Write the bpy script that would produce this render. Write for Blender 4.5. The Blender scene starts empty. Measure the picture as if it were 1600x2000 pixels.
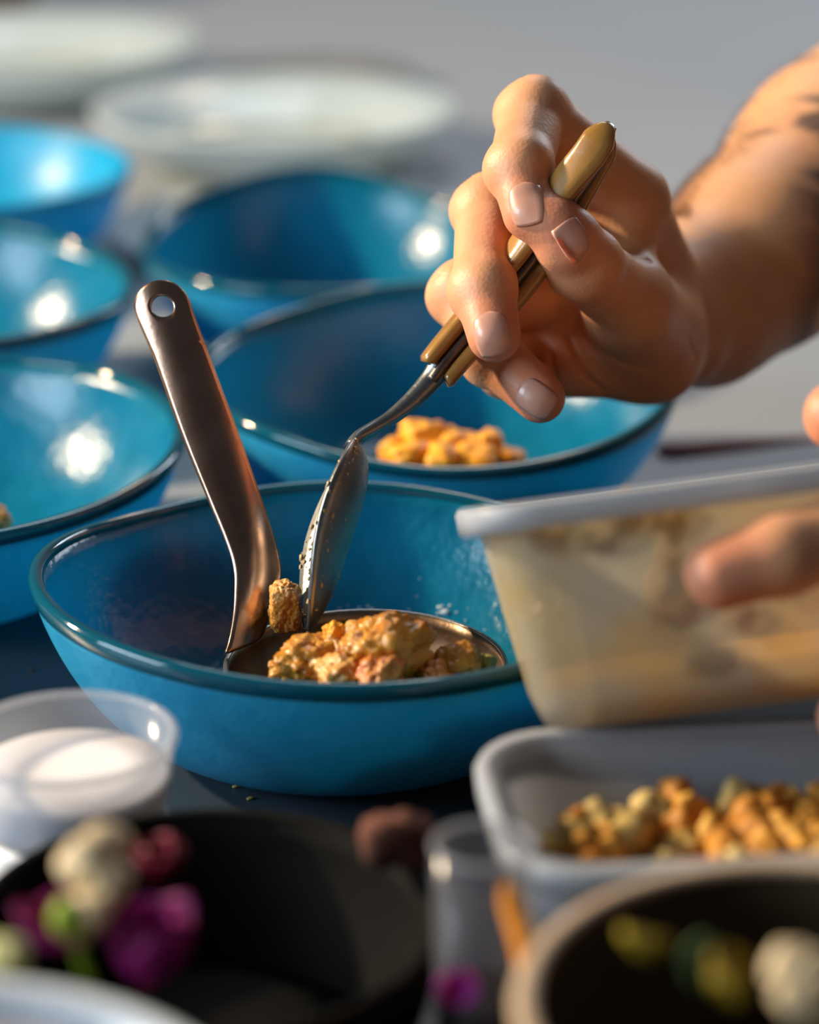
import bpy, bmesh, math, random
import numpy as np
from mathutils import Vector, Matrix, noise

random.seed(7)
SC = bpy.context.scene
COL = SC.collection
PI = math.pi

# ------------------------------------------------------------------ camera
PITCH = math.radians(20.0)
CAM = Vector((0.0, 0.0, 0.29))
FPX = 5000.0                              # focal length in pixels of the 1600x2000 frame
cd = bpy.data.cameras.new('camera')
cam = bpy.data.objects.new('camera', cd)
COL.objects.link(cam)
cam.location = CAM
cam.rotation_euler = (PI / 2 - PITCH, 0, 0)
cd.sensor_fit = 'VERTICAL'
cd.sensor_height = 36.0
cd.sensor_width = 36.0
cd.lens = 36.0 * FPX / 2000.0
cd.clip_start = 0.02
cd.dof.use_dof = True
cd.dof.focus_distance = 0.668
cd.dof.aperture_fstop = 5.6
SC.camera = cam

# ------------------------------------------------------------------ world, lights, exposure
w = bpy.data.worlds.new('World')
SC.world = w
w.use_nodes = True
bg = w.node_tree.nodes['Background']
bg.inputs['Color'].default_value = (0.62, 0.72, 0.85, 1)
bg.inputs['Strength'].default_value = 0.08


def area(name, loc, target, size, power, color, size_y=None):
    ld = bpy.data.lights.new(name, 'AREA')
    ld.energy = power
    ld.color = color
    ld.size = size
    if size_y:
        ld.shape = 'RECTANGLE'
        ld.size_y = size_y
    o = bpy.data.objects.new(name, ld)
    o.location = loc
    o.rotation_euler = (Vector(target) - Vector(loc)).to_track_quat('-Z', 'Y').to_euler()
    COL.objects.link(o)
    return o


area('warm_lamp', (-1.25, 0.98, 0.70), (0.05, 0.72, 0.08), 0.085, 43.0, (1.0, 0.79, 0.52))
area('window_light', (-1.00, 0.27, 0.42), (-0.05, 0.62, 0.02), 0.55, 12.0, (0.70, 0.86, 1.0), 0.4)
area('far_warm_lamp', (0.2, 2.95, 1.7), (0.0, 1.0, 0.0), 0.30, 5.0, (1.0, 0.76, 0.52), 0.30)
area('far_table_fill', (0.1, 2.1, 1.75), (0.0, 1.6, 0.0), 0.9, 11.5, (0.80, 0.90, 1.0), 0.6)  # added overhead fill that brightens the far worktop, no actual fixture there
area('side_window_light', (0.74, 1.90, 0.66), (-0.08, 0.64, 0.03), 0.26, 5.5, (0.75, 0.88, 1.0), 0.55)

SC.view_settings.view_transform = 'Standard'
SC.view_settings.look = 'None'
SC.view_settings.exposure = 0.0
SC.view_settings.gamma = 1.0
SC.view_settings.use_curve_mapping = False
try:
    SC.cycles.use_denoising = True
    SC.cycles.max_bounces = 10
    SC.cycles.transparent_max_bounces = 16
    SC.cycles.caustics_reflective = False
    SC.cycles.caustics_refractive = False
    SC.cycles.sample_clamp_indirect = 4.0
except Exception:
    pass

# ------------------------------------------------------------------ helpers
RT = Vector((1, 0, 0))
FW = Vector((0, math.cos(PITCH), -math.sin(PITCH)))
UP = Vector((0, math.sin(PITCH), math.cos(PITCH)))


def at(px, py, d):
    """The point at depth d (metres) seen at a pixel of the photograph."""
    return CAM + d * (FW + (px - 800) / FPX * RT - (py - 1000) / FPX * UP)


def tag(o, label=None, cat=None, group=None, kind=None):
    if label:
        o['label'] = label
    if cat:
        o['category'] = cat
    if group:
        o['group'] = group
    if kind:
        o['kind'] = kind
    return o


def thing(name, loc, label, cat, group=None):
    o = bpy.data.objects.new(name, None)
    o.empty_display_size = 0.01
    o.location = loc
    COL.objects.link(o)
    return tag(o, label, cat, group)


def mesh(name, verts, faces, mat, parent=None, smooth=True, origin=None):
    """World-space verts; the object's origin is the parent's (or `origin`)."""
    off = Vector(parent.matrix_basis.translation) if parent is not None and parent.parent is None else \
        (Vector(origin) if origin is not None else Vector((0, 0, 0)))
    if parent is not None and parent.parent is not None:
        off = Vector(parent.parent.location) + Vector(parent.location)
    if parent is not None and parent.type == 'MESH' and parent.parent is None:
        off = Vector(parent.location)
    me = bpy.data.meshes.new(name)
    me.from_pydata([tuple(Vector(v) - off) for v in verts], [], [tuple(f) for f in faces])
    me.materials.append(mat)
    if smooth:
        me.polygons.foreach_set('use_smooth', [True] * len(me.polygons))
    me.update()
    o = bpy.data.objects.new(name, me)
    COL.objects.link(o)
    if parent is not None:
        o.parent = parent
    elif origin is not None:
        o.location = origin
    return o


def fix_normals(o):
    bm = bmesh.new()
    bm.from_mesh(o.data)
    bmesh.ops.remove_doubles(bm, verts=bm.verts, dist=1e-6)
    bmesh.ops.recalc_face_normals(bm, faces=bm.faces)
    bm.to_mesh(o.data)
    bm.free()
    return o


def copy_tree(o, parent=None):
    c = o.copy()
    COL.objects.link(c)
    if parent is not None:
        c.parent = parent
    for ch in o.children:
        copy_tree(ch, c)
    return c


def lathe(prof, n=96, center=(0, 0, 0), rx=1.0, ry=1.0, wave=None, closed=False, a0=0.0):
    """Revolve (r, z) profile; wave(theta, r, z) adds height."""
    V, Fc = [], []
    m = len(prof)
    for i in range(n):
        t = a0 + 2 * PI * i / n
        c, s = math.cos(t), math.sin(t)
        for (r, z) in prof:
            dz = wave(t, r, z) if wave else 0.0
            V.append((center[0] + rx * r * c, center[1] + ry * r * s, center[2] + z + dz))
    for i in range(n):
        j = (i + 1) % n
        for k in range(m if closed else m - 1):
            k2 = (k + 1) % m
            Fc.append((i * m + k, j * m + k, j * m + k2, i * m + k2))
    return V, Fc


def sweep(path, normals, ra, rb, n=16, power=2.0, cap=True):
    """Elliptic/superelliptic tube along path; ra along normal, rb along binormal."""
    V, Fc = [], []
    N = len(path)
    for i in range(N):
        p = Vector(path[i])
        t = (Vector(path[min(i + 1, N - 1)]) - Vector(path[max(i - 1, 0)])).normalized()
        nn = Vector(normals[i] if isinstance(normals, list) else normals)
        nn = (nn - t * nn.dot(t)).normalized()
        b = t.cross(nn)
        for k in range(n):
            a = 2 * PI * k / n
            c, s = math.cos(a), math.sin(a)
            e = 2.0 / power
            cc = math.copysign(abs(c) ** e, c)
            ss = math.copysign(abs(s) ** e, s)
            V.append(p + nn * cc * ra[i] + b * ss * rb[i])
    for i in range(N - 1):
        for k in range(n):
            k2 = (k + 1) % n
            Fc.append((i * n + k, i * n + k2, (i + 1) * n + k2, (i + 1) * n + k))
    if cap:
        Fc.append(tuple(range(n - 1, -1, -1)))
        Fc.append(tuple((N - 1) * n + k for k in range(n)))
    return V, Fc


def spline(pts, per=8):
    """Catmull-Rom through tuples of any length."""
    P = [np.array(p, float) for p in pts]
    P = [2 * P[0] - P[1]] + P + [2 * P[-1] - P[-2]]
    out = []
    for i in range(1, len(P) - 2):
        for k in range(per):
            t = k / per
            a, b, c, d = P[i - 1], P[i], P[i + 1], P[i + 2]
            out.append(0.5 * (2 * b + (c - a) * t + (2 * a - 5 * b + 4 * c - d) * t * t + (3 * b - a - 3 * c + d) * t ** 3))
    out.append(P[-2])
    return out


def rrect(hx, hy, r, n=7):
    pts = []
    for q, (cx, cy) in enumerate(((hx - r, hy - r), (-hx + r, hy - r), (-hx + r, -hy + r), (hx - r, -hy + r))):
        for k in range(n + 1):
            a = PI / 2 * q + PI / 2 * k / n
            pts.append((cx + r * math.cos(a), cy + r * math.sin(a)))
    return pts


def loft(rings, close_ends=True):
    """rings: list of equal-length vertex lists."""
    V, Fc = [], []
    m = len(rings[0])
    for r in rings:
        V += r
    for i in range(len(rings) - 1):
        for k in range(m):
            k2 = (k + 1) % m
            Fc.append((i * m + k, i * m + k2, (i + 1) * m + k2, (i + 1) * m + k))
    if close_ends:
        Fc.append(tuple(range(m - 1, -1, -1)))
        Fc.append(tuple((len(rings) - 1) * m + k for k in range(m)))
    return V, Fc


def box(x0, x1, y0, y1, z0, z1):
    V = [(x, y, z) for z in (z0, z1) for (x, y) in ((x0, y0), (x1, y0), (x1, y1), (x0, y1))]
    return V, [(3, 2, 1, 0), (4, 5, 6, 7), (0, 1, 5, 4), (1, 2, 6, 5), (2, 3, 7, 6), (3, 0, 4, 7)]


def lump(seed, size, square=2.0, rough=0.25, scale=1.6, sub=4, fine=0.05):
    bm = bmesh.new()
    bmesh.ops.create_icosphere(bm, subdivisions=sub, radius=1.0)
    off = Vector((seed * 3.7, seed * 1.9, seed * 5.3))
    V = []
    for v in bm.verts:
        p = v.co.copy()
        L = (abs(p.x) ** square + abs(p.y) ** square + abs(p.z) ** square) ** (1.0 / square)
        q = p / L
        k = 1 + rough * noise.noise(p * scale + off) + rough * 0.5 * noise.noise(p * scale * 2.3 + off) + \
            fine * noise.noise(p * scale * 7 + off)
        V.append(Vector((q.x * size[0], q.y * size[1], q.z * size[2])) * k)
    Fc = [tuple(v.index for v in f.verts) for f in bm.faces]
    bm.free()
    return V, Fc


# ------------------------------------------------------------------ materials
def mat(name, color, rough=0.5, metal=0.0, color2=None, nscale=20.0, bump=0.0, bscale=60.0, coat=0.0,
        sss=0.0, sssr=(1, 0.4, 0.2), sscale=0.003, transl=0.0, transl_col=None, transp=0.0, spec=0.5,
        trans=0.0, ior=1.45, ndetail=4.0, contrast=(0.35, 0.65), stretch=None):
    m = bpy.data.materials.new(name)
    m.use_nodes = True
    nt = m.node_tree
    P = nt.nodes['Principled BSDF']
    out = nt.nodes['Material Output']
    P.inputs['Base Color'].default_value = (*color, 1)
    P.inputs['Roughness'].default_value = rough
    P.inputs['Metallic'].default_value = metal
    P.inputs['Coat Weight'].default_value = coat
    P.inputs['Coat Roughness'].default_value = 0.08
    P.inputs['Specular IOR Level'].default_value = spec
    P.inputs['Transmission Weight'].default_value = trans
    P.inputs['IOR'].default_value = ior
    if sss:
        P.inputs['Subsurface Weight'].default_value = sss
        P.inputs['Subsurface Radius'].default_value = sssr
        P.inputs['Subsurface Scale'].default_value = sscale
    tc = nt.nodes.new('ShaderNodeTexCoord')
    src = tc.outputs['Object']
    if stretch:
        mp = nt.nodes.new('ShaderNodeMapping')
        mp.inputs['Scale'].default_value = stretch
        nt.links.new(src, mp.inputs['Vector'])
        src = mp.outputs['Vector']
    if color2:
        n = nt.nodes.new('ShaderNodeTexNoise')
        n.inputs['Scale'].default_value = nscale
        n.inputs['Detail'].default_value = ndetail
        nt.links.new(src, n.inputs['Vector'])
        r = nt.nodes.new('ShaderNodeValToRGB')
        r.color_ramp.elements[0].position = contrast[0]
        r.color_ramp.elements[1].position = contrast[1]
        r.color_ramp.elements[0].color = (*color, 1)
        r.color_ramp.elements[1].color = (*color2, 1)
        nt.links.new(n.outputs['Fac'], r.inputs['Fac'])
        nt.links.new(r.outputs['Color'], P.inputs['Base Color'])
    bn = None
    if bump:
        n2 = nt.nodes.new('ShaderNodeTexNoise')
        n2.inputs['Scale'].default_value = bscale
        n2.inputs['Detail'].default_value = 5
        nt.links.new(src, n2.inputs['Vector'])
        bn = nt.nodes.new('ShaderNodeBump')
        bn.inputs['Strength'].default_value = bump
        bn.inputs['Distance'].default_value = 0.002
        nt.links.new(n2.outputs['Fac'], bn.inputs['Height'])
        nt.links.new(bn.outputs['Normal'], P.inputs['Normal'])
    sh = P.outputs['BSDF']
    if transl:
        t = nt.nodes.new('ShaderNodeBsdfTranslucent')
        t.inputs['Color'].default_value = (*(transl_col or color), 1)
        if color2 and not transl_col:
            nt.links.new(r.outputs['Color'], t.inputs['Color'])
        mx = nt.nodes.new('ShaderNodeMixShader')
        mx.inputs['Fac'].default_value = transl
        nt.links.new(sh, mx.inputs[1])
        nt.links.new(t.outputs['BSDF'], mx.inputs[2])
        sh = mx.outputs['Shader']
    if transp:
        t = nt.nodes.new('ShaderNodeBsdfTransparent')
        mx = nt.nodes.new('ShaderNodeMixShader')
        mx.inputs['Fac'].default_value = transp
        nt.links.new(sh, mx.inputs[1])
        nt.links.new(t.outputs['BSDF'], mx.inputs[2])
        sh = mx.outputs['Shader']
    nt.links.new(sh, out.inputs['Surface'])
    return m


M = {}
M['steel_table'] = mat('steel_table', (0.30, 0.325, 0.36), 0.45, 0.0, (0.275, 0.295, 0.33), 3.0, coat=0.0)
M['dark_top'] = mat('dark_top', (0.018, 0.03, 0.042), 0.32, 0.0, (0.03, 0.045, 0.06), 12.0, bump=0.04, bscale=300)
M['blue'] = mat('blue_glass', (0.003, 0.175, 0.275), 0.19, 0.0, (0.009, 0.215, 0.33), 120.0, bump=0.20, bscale=300, coat=0.15,
                transl=0.40, transl_col=(0.02, 0.45, 0.74))
M['blue_out'] = mat('blue_frosted', (0.025, 0.36, 0.62), 0.38, 0.0, (0.04, 0.42, 0.68), 150.0, bump=0.12, bscale=500,
                    transl=0.35, transl_col=(0.02, 0.50, 0.84))
M['blue_bright'] = mat('blue_bright', (0.004, 0.36, 0.62), 0.36, 0.0, (0.008, 0.40, 0.68), 60.0, bump=0.05, bscale=120,
                       transl=0.35, transl_col=(0.02, 0.45, 0.8))
M['blue_rim'] = mat('blue_rim', (0.004, 0.10, 0.155), 0.06, 0.0, coat=0.6, transl=0.3, transl_col=(0.02, 0.3, 0.42))
M['pale_glass'] = mat('pale_glass', (0.62, 0.70, 0.75), 0.12, 0.0, (0.57, 0.66, 0.69), 15.0, transl=0.3, transp=0.12)
M['green_edge'] = mat('green_edge', (0.20, 0.25, 0.17), 0.15, 0.0, (0.30, 0.34, 0.25), 20, transl=0.3)
M['grey_dish'] = mat('grey_dish', (0.14, 0.14, 0.145), 0.3, 0.0, (0.18, 0.18, 0.185), 20)
M['steel'] = mat('steel', (0.46, 0.29, 0.21), 0.26, 1.0, (0.32, 0.19, 0.13), 55.0, bump=0.04, bscale=260)
M['steel_brown'] = mat('steel_brown', (0.20, 0.125, 0.075), 0.36, 1.0, (0.34, 0.23, 0.15), 90.0, bump=0.10, bscale=300)
M['steel_dull'] = mat('steel_dull', (0.30, 0.31, 0.31), 0.38, 1.0, (0.22, 0.23, 0.24), 90.0, bump=0.10, bscale=400)
M['tang'] = mat('tang', (0.10, 0.08, 0.07), 0.35, 0.8, (0.16, 0.12, 0.10), 150.0, bump=0.1, bscale=500)
M['horn'] = mat('horn', (0.40, 0.205, 0.05), 0.25, 0.0, (0.28, 0.13, 0.028), 60.0, bump=0.06, bscale=200, coat=0.4)
M['plastic'] = mat('plastic', (0.52, 0.54, 0.58), 0.32, 0.0, (0.48, 0.50, 0.54), 12.0, transl=0.4, transp=0.32)
M['plastic_rim'] = mat('plastic_rim', (0.56, 0.58, 0.62), 0.3, 0.0, transl=0.35, transp=0.12)
M['plastic_food'] = mat('plastic_food', (0.58, 0.54, 0.43), 0.36, 0.0, (0.68, 0.50, 0.19), 34.0, transl=0.55, transp=0.34,
                        contrast=(0.4, 0.7))
M['clear'] = mat('clear', (0.66, 0.68, 0.74), 0.12, 0.0, transl=0.3, transp=0.72)
M['clear_grey'] = mat('clear_grey', (0.25, 0.25, 0.29), 0.12, 0.0, transl=0.2, transp=0.74)
M['cream'] = mat('cream', (0.86, 0.82, 0.84), 0.45, 0.0, (0.80, 0.76, 0.78), 60.0, bump=0.1, bscale=200, sss=0.2, sssr=(1, 1, 1))
M['white_tub'] = mat('white_tub', (0.88, 0.85, 0.86), 0.35, 0.0, (0.84, 0.81, 0.82), 20)
M['white_china'] = mat('white_china', (0.66, 0.70, 0.74), 0.15, 0.0, (0.62, 0.66, 0.70), 20, coat=0.3)
M['pink_food'] = mat('pink_food', (0.50, 0.40, 0.40), 0.5, 0.0, (0.44, 0.34, 0.34), 40, bump=0.1, bscale=120)
M['black_bowl'] = mat('black_bowl', (0.004, 0.0035, 0.003), 0.75, 0.0, (0.008, 0.0065, 0.005), 20, spec=0.08, bump=0.08, bscale=150)
M['tan_rim'] = mat('tan_rim', (0.46, 0.31, 0.19), 0.45, 0.0, (0.52, 0.37, 0.24), 60, bump=0.1, bscale=250)
M['brown_bowl'] = mat('brown_bowl', (0.065, 0.045, 0.022), 0.7, 0.0, (0.045, 0.03, 0.016), 40, spec=0.25, bump=0.1, bscale=200)
M['yellow_food'] = mat('yellow_food', (0.88, 0.40, 0.02), 0.5, 0.0, (0.80, 0.31, 0.015), 120, bump=0.25, bscale=350, sss=0.15)
M['chunk'] = mat('chunk', (0.44, 0.155, 0.008), 0.3, 0.0, (0.62, 0.30, 0.04), 130, bump=0.4, bscale=600, coat=0.25, sss=0.15)
M['chunk_pale'] = mat('chunk_pale', (0.62, 0.32, 0.09), 0.3, 0.0, (0.54, 0.21, 0.02), 160, bump=0.4, bscale=700, coat=0.25, sss=0.15)
M['chunk_red'] = mat('chunk_red', (0.52, 0.115, 0.02), 0.3, 0.0, (0.58, 0.27, 0.06), 100, bump=0.3, bscale=500, coat=0.4, sss=0.15)
M['chunk_green'] = mat('chunk_green', (0.30, 0.27, 0.05), 0.3, 0.0, (0.36, 0.30, 0.10), 130, bump=0.3, bscale=500, coat=0.3)
M['residue'] = mat('residue', (0.62, 0.42, 0.17), 0.5, 0.0, (0.52, 0.44, 0.28), 300, bump=0.5, bscale=800)
M['crouton'] = mat('crouton', (0.58, 0.24, 0.02), 0.6, 0.0, (0.74, 0.40, 0.07), 140, bump=0.4, bscale=400)
M['crouton_dark'] = mat('crouton_dark', (0.46, 0.16, 0.012), 0.6, 0.0, (0.60, 0.26, 0.03), 140, bump=0.4, bscale=400)
M['crouton_pale'] = mat('crouton_pale', (0.46, 0.30, 0.08), 0.6, 0.0, (0.58, 0.40, 0.14), 140, bump=0.4, bscale=400)
M['magenta'] = mat('magenta', (0.30, 0.006, 0.16), 0.5, 0.0, (0.42, 0.02, 0.24), 80, transl=0.35)
M['pinkpetal'] = mat('pinkpetal', (0.62, 0.04, 0.48), 0.5, 0.0, (0.5, 0.03, 0.4), 80, transl=0.35)
M['redpetal'] = mat('redpetal', (0.26, 0.008, 0.03), 0.5, 0.0, (0.18, 0.004, 0.03), 80, transl=0.3)
M['creampetal'] = mat('creampetal', (0.72, 0.56, 0.34), 0.5, 0.0, (0.62, 0.46, 0.26), 60, bump=0.15, bscale=200, sss=0.1)
M['green'] = mat('green', (0.30, 0.42, 0.02), 0.5, 0.0, (0.22, 0.33, 0.02), 60, transl=0.3)
M['leaf'] = mat('leaf', (0.16, 0.27, 0.11), 0.5, 0.0, (0.12, 0.20, 0.08), 60, transl=0.3)
M['yellowpetal'] = mat('yellowpetal', (0.42, 0.30, 0.02), 0.5, 0.0, (0.32, 0.22, 0.02), 60, transl=0.3)
M['orange'] = mat('orange', (0.80, 0.27, 0.004), 0.6, 0.0, (0.70, 0.22, 0.004), 60, bump=0.1, bscale=200)
M['brown'] = mat('brown', (0.13, 0.035, 0.015), 0.85, 0.0, (0.06, 0.018, 0.01), 50, bump=0.2, bscale=150)
M['brown_pot'] = mat('brown_pot', (0.20, 0.085, 0.035), 0.5, 0.0, (0.14, 0.06, 0.03), 20)
M['red_tray'] = mat('red_tray', (0.17, 0.035, 0.035), 0.4, 0.0, (0.13, 0.03, 0.03), 30)
M['shirt'] = mat('shirt', (0.035, 0.033, 0.035), 0.85, 0.0, (0.05, 0.047, 0.05), 60, bump=0.2, bscale=300)
M['trousers'] = mat('trousers', (0.03, 0.035, 0.05), 0.85, 0.0, (0.04, 0.045, 0.06), 60, bump=0.2, bscale=300)
M['shoe'] = mat('shoe', (0.02, 0.02, 0.02), 0.5, 0.0, (0.03, 0.03, 0.03), 40)
M['hair'] = mat('hair', (0.16, 0.085, 0.04), 0.5, 0.0, transp=0.35)
M['wall'] = mat('wall', (0.52, 0.53, 0.55), 0.8, 0.0, (0.49, 0.50, 0.52), 4)
M['floor'] = mat('floor', (0.16, 0.155, 0.15), 0.5, 0.0, (0.13, 0.125, 0.12), 6)
M['smear'] = mat('smear', (0.75, 0.46, 0.10), 0.5, 0.0, (0.60, 0.52, 0.30), 40, transl=0.65)
M['bean'] = mat('bean', (0.52, 0.50, 0.22), 0.5, 0.0, (0.44, 0.42, 0.16), 60)
M['droplet'] = mat('droplet', (0.65, 0.75, 0.80), 0.05, 0.0, coat=1.0, transp=0.3)
M['leg'] = mat('leg', (0.4, 0.4, 0.41), 0.35, 1.0, (0.36, 0.36, 0.37), 20)


def skin_material(name, nail=False):
    m = bpy.data.materials.new(name)
    m.use_nodes = True
    nt = m.node_tree
    P = nt.nodes['Principled BSDF']
    P.inputs['Roughness'].default_value = 0.38 if nail else 0.5
    P.inputs['Subsurface Weight'].default_value = 0.22
    P.inputs['Subsurface Radius'].default_value = (1.0, 0.35, 0.2)
    P.inputs['Subsurface Scale'].default_value = 0.003
    tc = nt.nodes.new('ShaderNodeTexCoord')
    if nail:
        P.inputs['Base Color'].default_value = (0.60, 0.30, 0.23, 1)
        P.inputs['Coat Weight'].default_value = 0.25
        n = nt.nodes.new('ShaderNodeTexNoise')
        n.inputs['Scale'].default_value = 300
        nt.links.new(tc.outputs['Object'], n.inputs['Vector'])
        r = nt.nodes.new('ShaderNodeValToRGB')
        r.color_ramp.elements[0].color = (0.58, 0.26, 0.19, 1)
        r.color_ramp.elements[1].color = (0.62, 0.31, 0.22, 1)
        nt.links.new(n.outputs['Fac'], r.inputs['Fac'])
        nt.links.new(r.outputs['Color'], P.inputs['Base Color'])
        return m
    at_ = nt.nodes.new('ShaderNodeAttribute')
    at_.attribute_name = 'flush'
    tt = nt.nodes.new('ShaderNodeAttribute')
    tt.attribute_name = 'ink'
    n = nt.nodes.new('ShaderNodeTexNoise')
    n.inputs['Scale'].default_value = 55
    n.inputs['Detail'].default_value = 6
    nt.links.new(tc.outputs['Object'], n.inputs['Vector'])
    r = nt.nodes.new('ShaderNodeValToRGB')
    r.color_ramp.elements[0].position = 0.3
    r.color_ramp.elements[1].position = 0.7
    r.color_ramp.elements[0].color = (0.61, 0.285, 0.135, 1)
    r.color_ramp.elements[1].color = (0.72, 0.37, 0.18, 1)
    nt.links.new(n.outputs['Fac'], r.inputs['Fac'])
    mx = nt.nodes.new('ShaderNodeMixRGB')
    mx.inputs['Color2'].default_value = (0.60, 0.16, 0.10, 1)
    nt.links.new(at_.outputs['Fac'], mx.inputs['Fac'])
    nt.links.new(r.outputs['Color'], mx.inputs['Color1'])
    mx2 = nt.nodes.new('ShaderNodeMixRGB')
    mx2.inputs['Color2'].default_value = (0.035, 0.032, 0.035, 1)
    nt.links.new(tt.outputs['Fac'], mx2.inputs['Fac'])
    nt.links.new(mx.outputs['Color'], mx2.inputs['Color1'])
    nt.links.new(mx2.outputs['Color'], P.inputs['Base Color'])
    v = nt.nodes.new('ShaderNodeTexVoronoi')
    v.inputs['Scale'].default_value = 900
    nt.links.new(tc.outputs['Object'], v.inputs['Vector'])
    n3 = nt.nodes.new('ShaderNodeTexNoise')
    n3.inputs['Scale'].default_value = 420
    n3.inputs['Detail'].default_value = 6
    nt.links.new(tc.outputs['Object'], n3.inputs['Vector'])
    ad = nt.nodes.new('ShaderNodeMath')
    ad.operation = 'ADD'
    nt.links.new(v.outputs['Distance'], ad.inputs[0])
    nt.links.new(n3.outputs['Fac'], ad.inputs[1])
    b = nt.nodes.new('ShaderNodeBump')
    b.inputs['Strength'].default_value = 0.12
    b.inputs['Distance'].default_value = 0.0005
    nt.links.new(ad.outputs[0], b.inputs['Height'])
    nt.links.new(b.outputs['Normal'], P.inputs['Normal'])
    return m


M['skin'] = skin_material('skin')
M['nail'] = skin_material('nail', True)

# ------------------------------------------------------------------ room shell
FZ = -0.90
v, f = box(-2.2, 2.2, -1.2, 3.4, FZ - 0.05, FZ)
tag(mesh('floor', v, f, M['floor'], smooth=False), kind='structure')
v, f = box(-2.2, 2.2, 3.4, 3.5, FZ - 0.05, 2.0)
tag(mesh('wall_back', v, f, M['wall'], smooth=False), kind='structure')


def work_table(name, x0, x1, y0, y1, m, label):
    t = thing(name, ((x0 + x1) / 2, (y0 + y1) / 2, FZ), label, 'table')
    v, f = box(x0, x1, y0, y1, -0.04, 0.0)
    o = mesh('tabletop', v, f, m, t, smooth=False)
    bv = o.modifiers.new('bevel', 'BEVEL')
    bv.width = 0.002
    bv.segments = 2
    for sx in (x0 + 0.05, x1 - 0.05):
        for sy in (y0 + 0.05, y1 - 0.05):
            v, f = lathe([(0.0, FZ), (0.018, FZ), (0.02, FZ + 0.01), (0.02, -0.04), (0.0, -0.04)], 16, (sx, sy, 0))
            mesh('leg', v, f, M['leg'], t)
    return t


work_table('work_table', -0.75, 0.36, 0.10, 0.768, M['dark_top'],
           'dark blue-black worktop under the nearest blue bowl and plastic tubs')
work_table('work_table', -0.75, 0.36, 0.77, 2.35, M['steel_table'],
           'pale grey worktop under the pale glass dishes and rear bowls')


# ------------------------------------------------------------------ blue glass bowls
def glass_bowl(cx, cy, rx, ry, H, ctrl, label, m, rim=True, group='blue glass bowls', name='glass_bowl', foot=0.42,
               mrim=None, th=0.0035, z0=0.0, cat='bowl'):
    """ctrl: height offsets of the rim at equally spaced angles (from +X counter-clockwise)."""
    t = thing(name, (cx, cy, z0), label, cat, group)
    nC = len(ctrl)

    def wv(a):
        a = a % (2 * PI)
        u = a / (2 * PI) * nC
        i = int(u) % nC
        fr = u - int(u)
        p0, p1, p2, p3 = (ctrl[(i + k) % nC] for k in (-1, 0, 1, 2))
        return 0.5 * (2 * p1 + (p2 - p0) * fr + (2 * p0 - 5 * p1 + 4 * p2 - p3) * fr * fr + (3 * p1 - p0 - 3 * p2 + p3) * fr ** 3)

    tn = th / rx
    out, inn = [], []
    for i in range(21):
        ph = PI / 2 * i / 20 * 0.74
        out.append((foot + (1 - foot) * math.sin(ph) / math.sin(PI / 2 * 0.74), H * (1 - math.cos(ph)) / (1 - math.cos(PI / 2 * 0.74))))
    k = (1.0) / out[-1][0]
    out = [(r * k, z) for r, z in out]
    prof = [(0.0, 0.0015), (foot * 0.8, 0.0015), (foot * 0.93, 0.0)] + out
    inn = [(max(r - tn * (0.7 + 0.3 * (z / H)), 0.0), z + th * (1 - 0.95 * z / H)) for r, z in out]
    inn[-1] = (inn[-1][0], H)
    prof += inn[::-1] + [(foot * 0.5, th), (0.0, th)]
    wave = lambda a, r, z: wv(a) * (max(z, 0) / H) ** 2
    V, Fc = lathe(prof, 112, (cx, cy, z0), rx, ry, wave)
    bo = fix_normals(mesh('body', V, Fc, m, t))
    bo.data.materials.append(M['blue_out'] if m is M['blue'] else m)
    for p in bo.data.polygons:                       # the outside is frosted, the inside glossy
        if p.normal.z < -0.2 or p.normal.x * p.center.x + p.normal.y * p.center.y > 0:
            p.material_index = 1
    if rim:
        rr = th * 0.52
        pr = []
        for q in range(14):
            a = 2 * PI * q / 14
            pr.append((1 - tn * 0.5 + rr * 1.1 / rx * math.cos(a), H + rr * 0.2 + rr * 1.05 * math.sin(a) * (1.9 if math.sin(a) < 0 else 0.9)))
        V, Fc = lathe(pr, 144, (cx, cy, z0), rx, ry, lambda a, r, z: wv(a) * (z / H) ** 2, closed=True)
        fix_normals(mesh('rim', V, Fc, mrim or M['blue_rim'], t))
    return t


HB = 0.045
# angles: 0=+X, then every 45 degrees counter-clockwise (90 = away from the camera)
glass_bowl(-0.0187, 0.6225, 0.080, 0.0715, HB, [0, -.002, .0005, -.001, .003, .002, -.001, -.001],
           'nearest blue glass bowl, holding the ladle and the spoon tip', M['blue'])
glass_bowl(0.009, 0.803, 0.080, 0.083, HB, [.002, .003, .008, .003, .0015, .0005, -.005, -.003],
           'blue glass bowl behind the ladle, with an orange-yellow food pile near its front rim', M['blue'])
glass_bowl(-0.033, 0.985, 0.073, 0.083, HB, [0, .000, .010, .006, -.001, .0, .001, 0],
           'blue glass bowl with a peaked back rim, farthest one behind the hand', M['blue'])
glass_bowl(-0.1485, 0.735, 0.0805, 0.087, HB, [.000, .001, .0, 0, 0, 0, -.002, -.0015],
           'blue glass bowl on the left edge, next to the ladle handle, warm lamp glints inside', M['blue'])
glass_bowl(-0.1790, 0.908, 0.078, 0.078, HB, [0, .003, .007, 0, 0, 0, 0, 0],
           'blue glass bowl with one bright round lamp glint, between the two other left bowls', M['blue'])
glass_bowl(-0.2020, 1.112, 0.079, 0.083, HB, [0, 0, .002, 0, 0, 0, 0, 0],
           'bright opaque blue bowl in front of the pale dishes at upper left', M['blue_bright'], mrim=M['blue_bright'])


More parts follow.
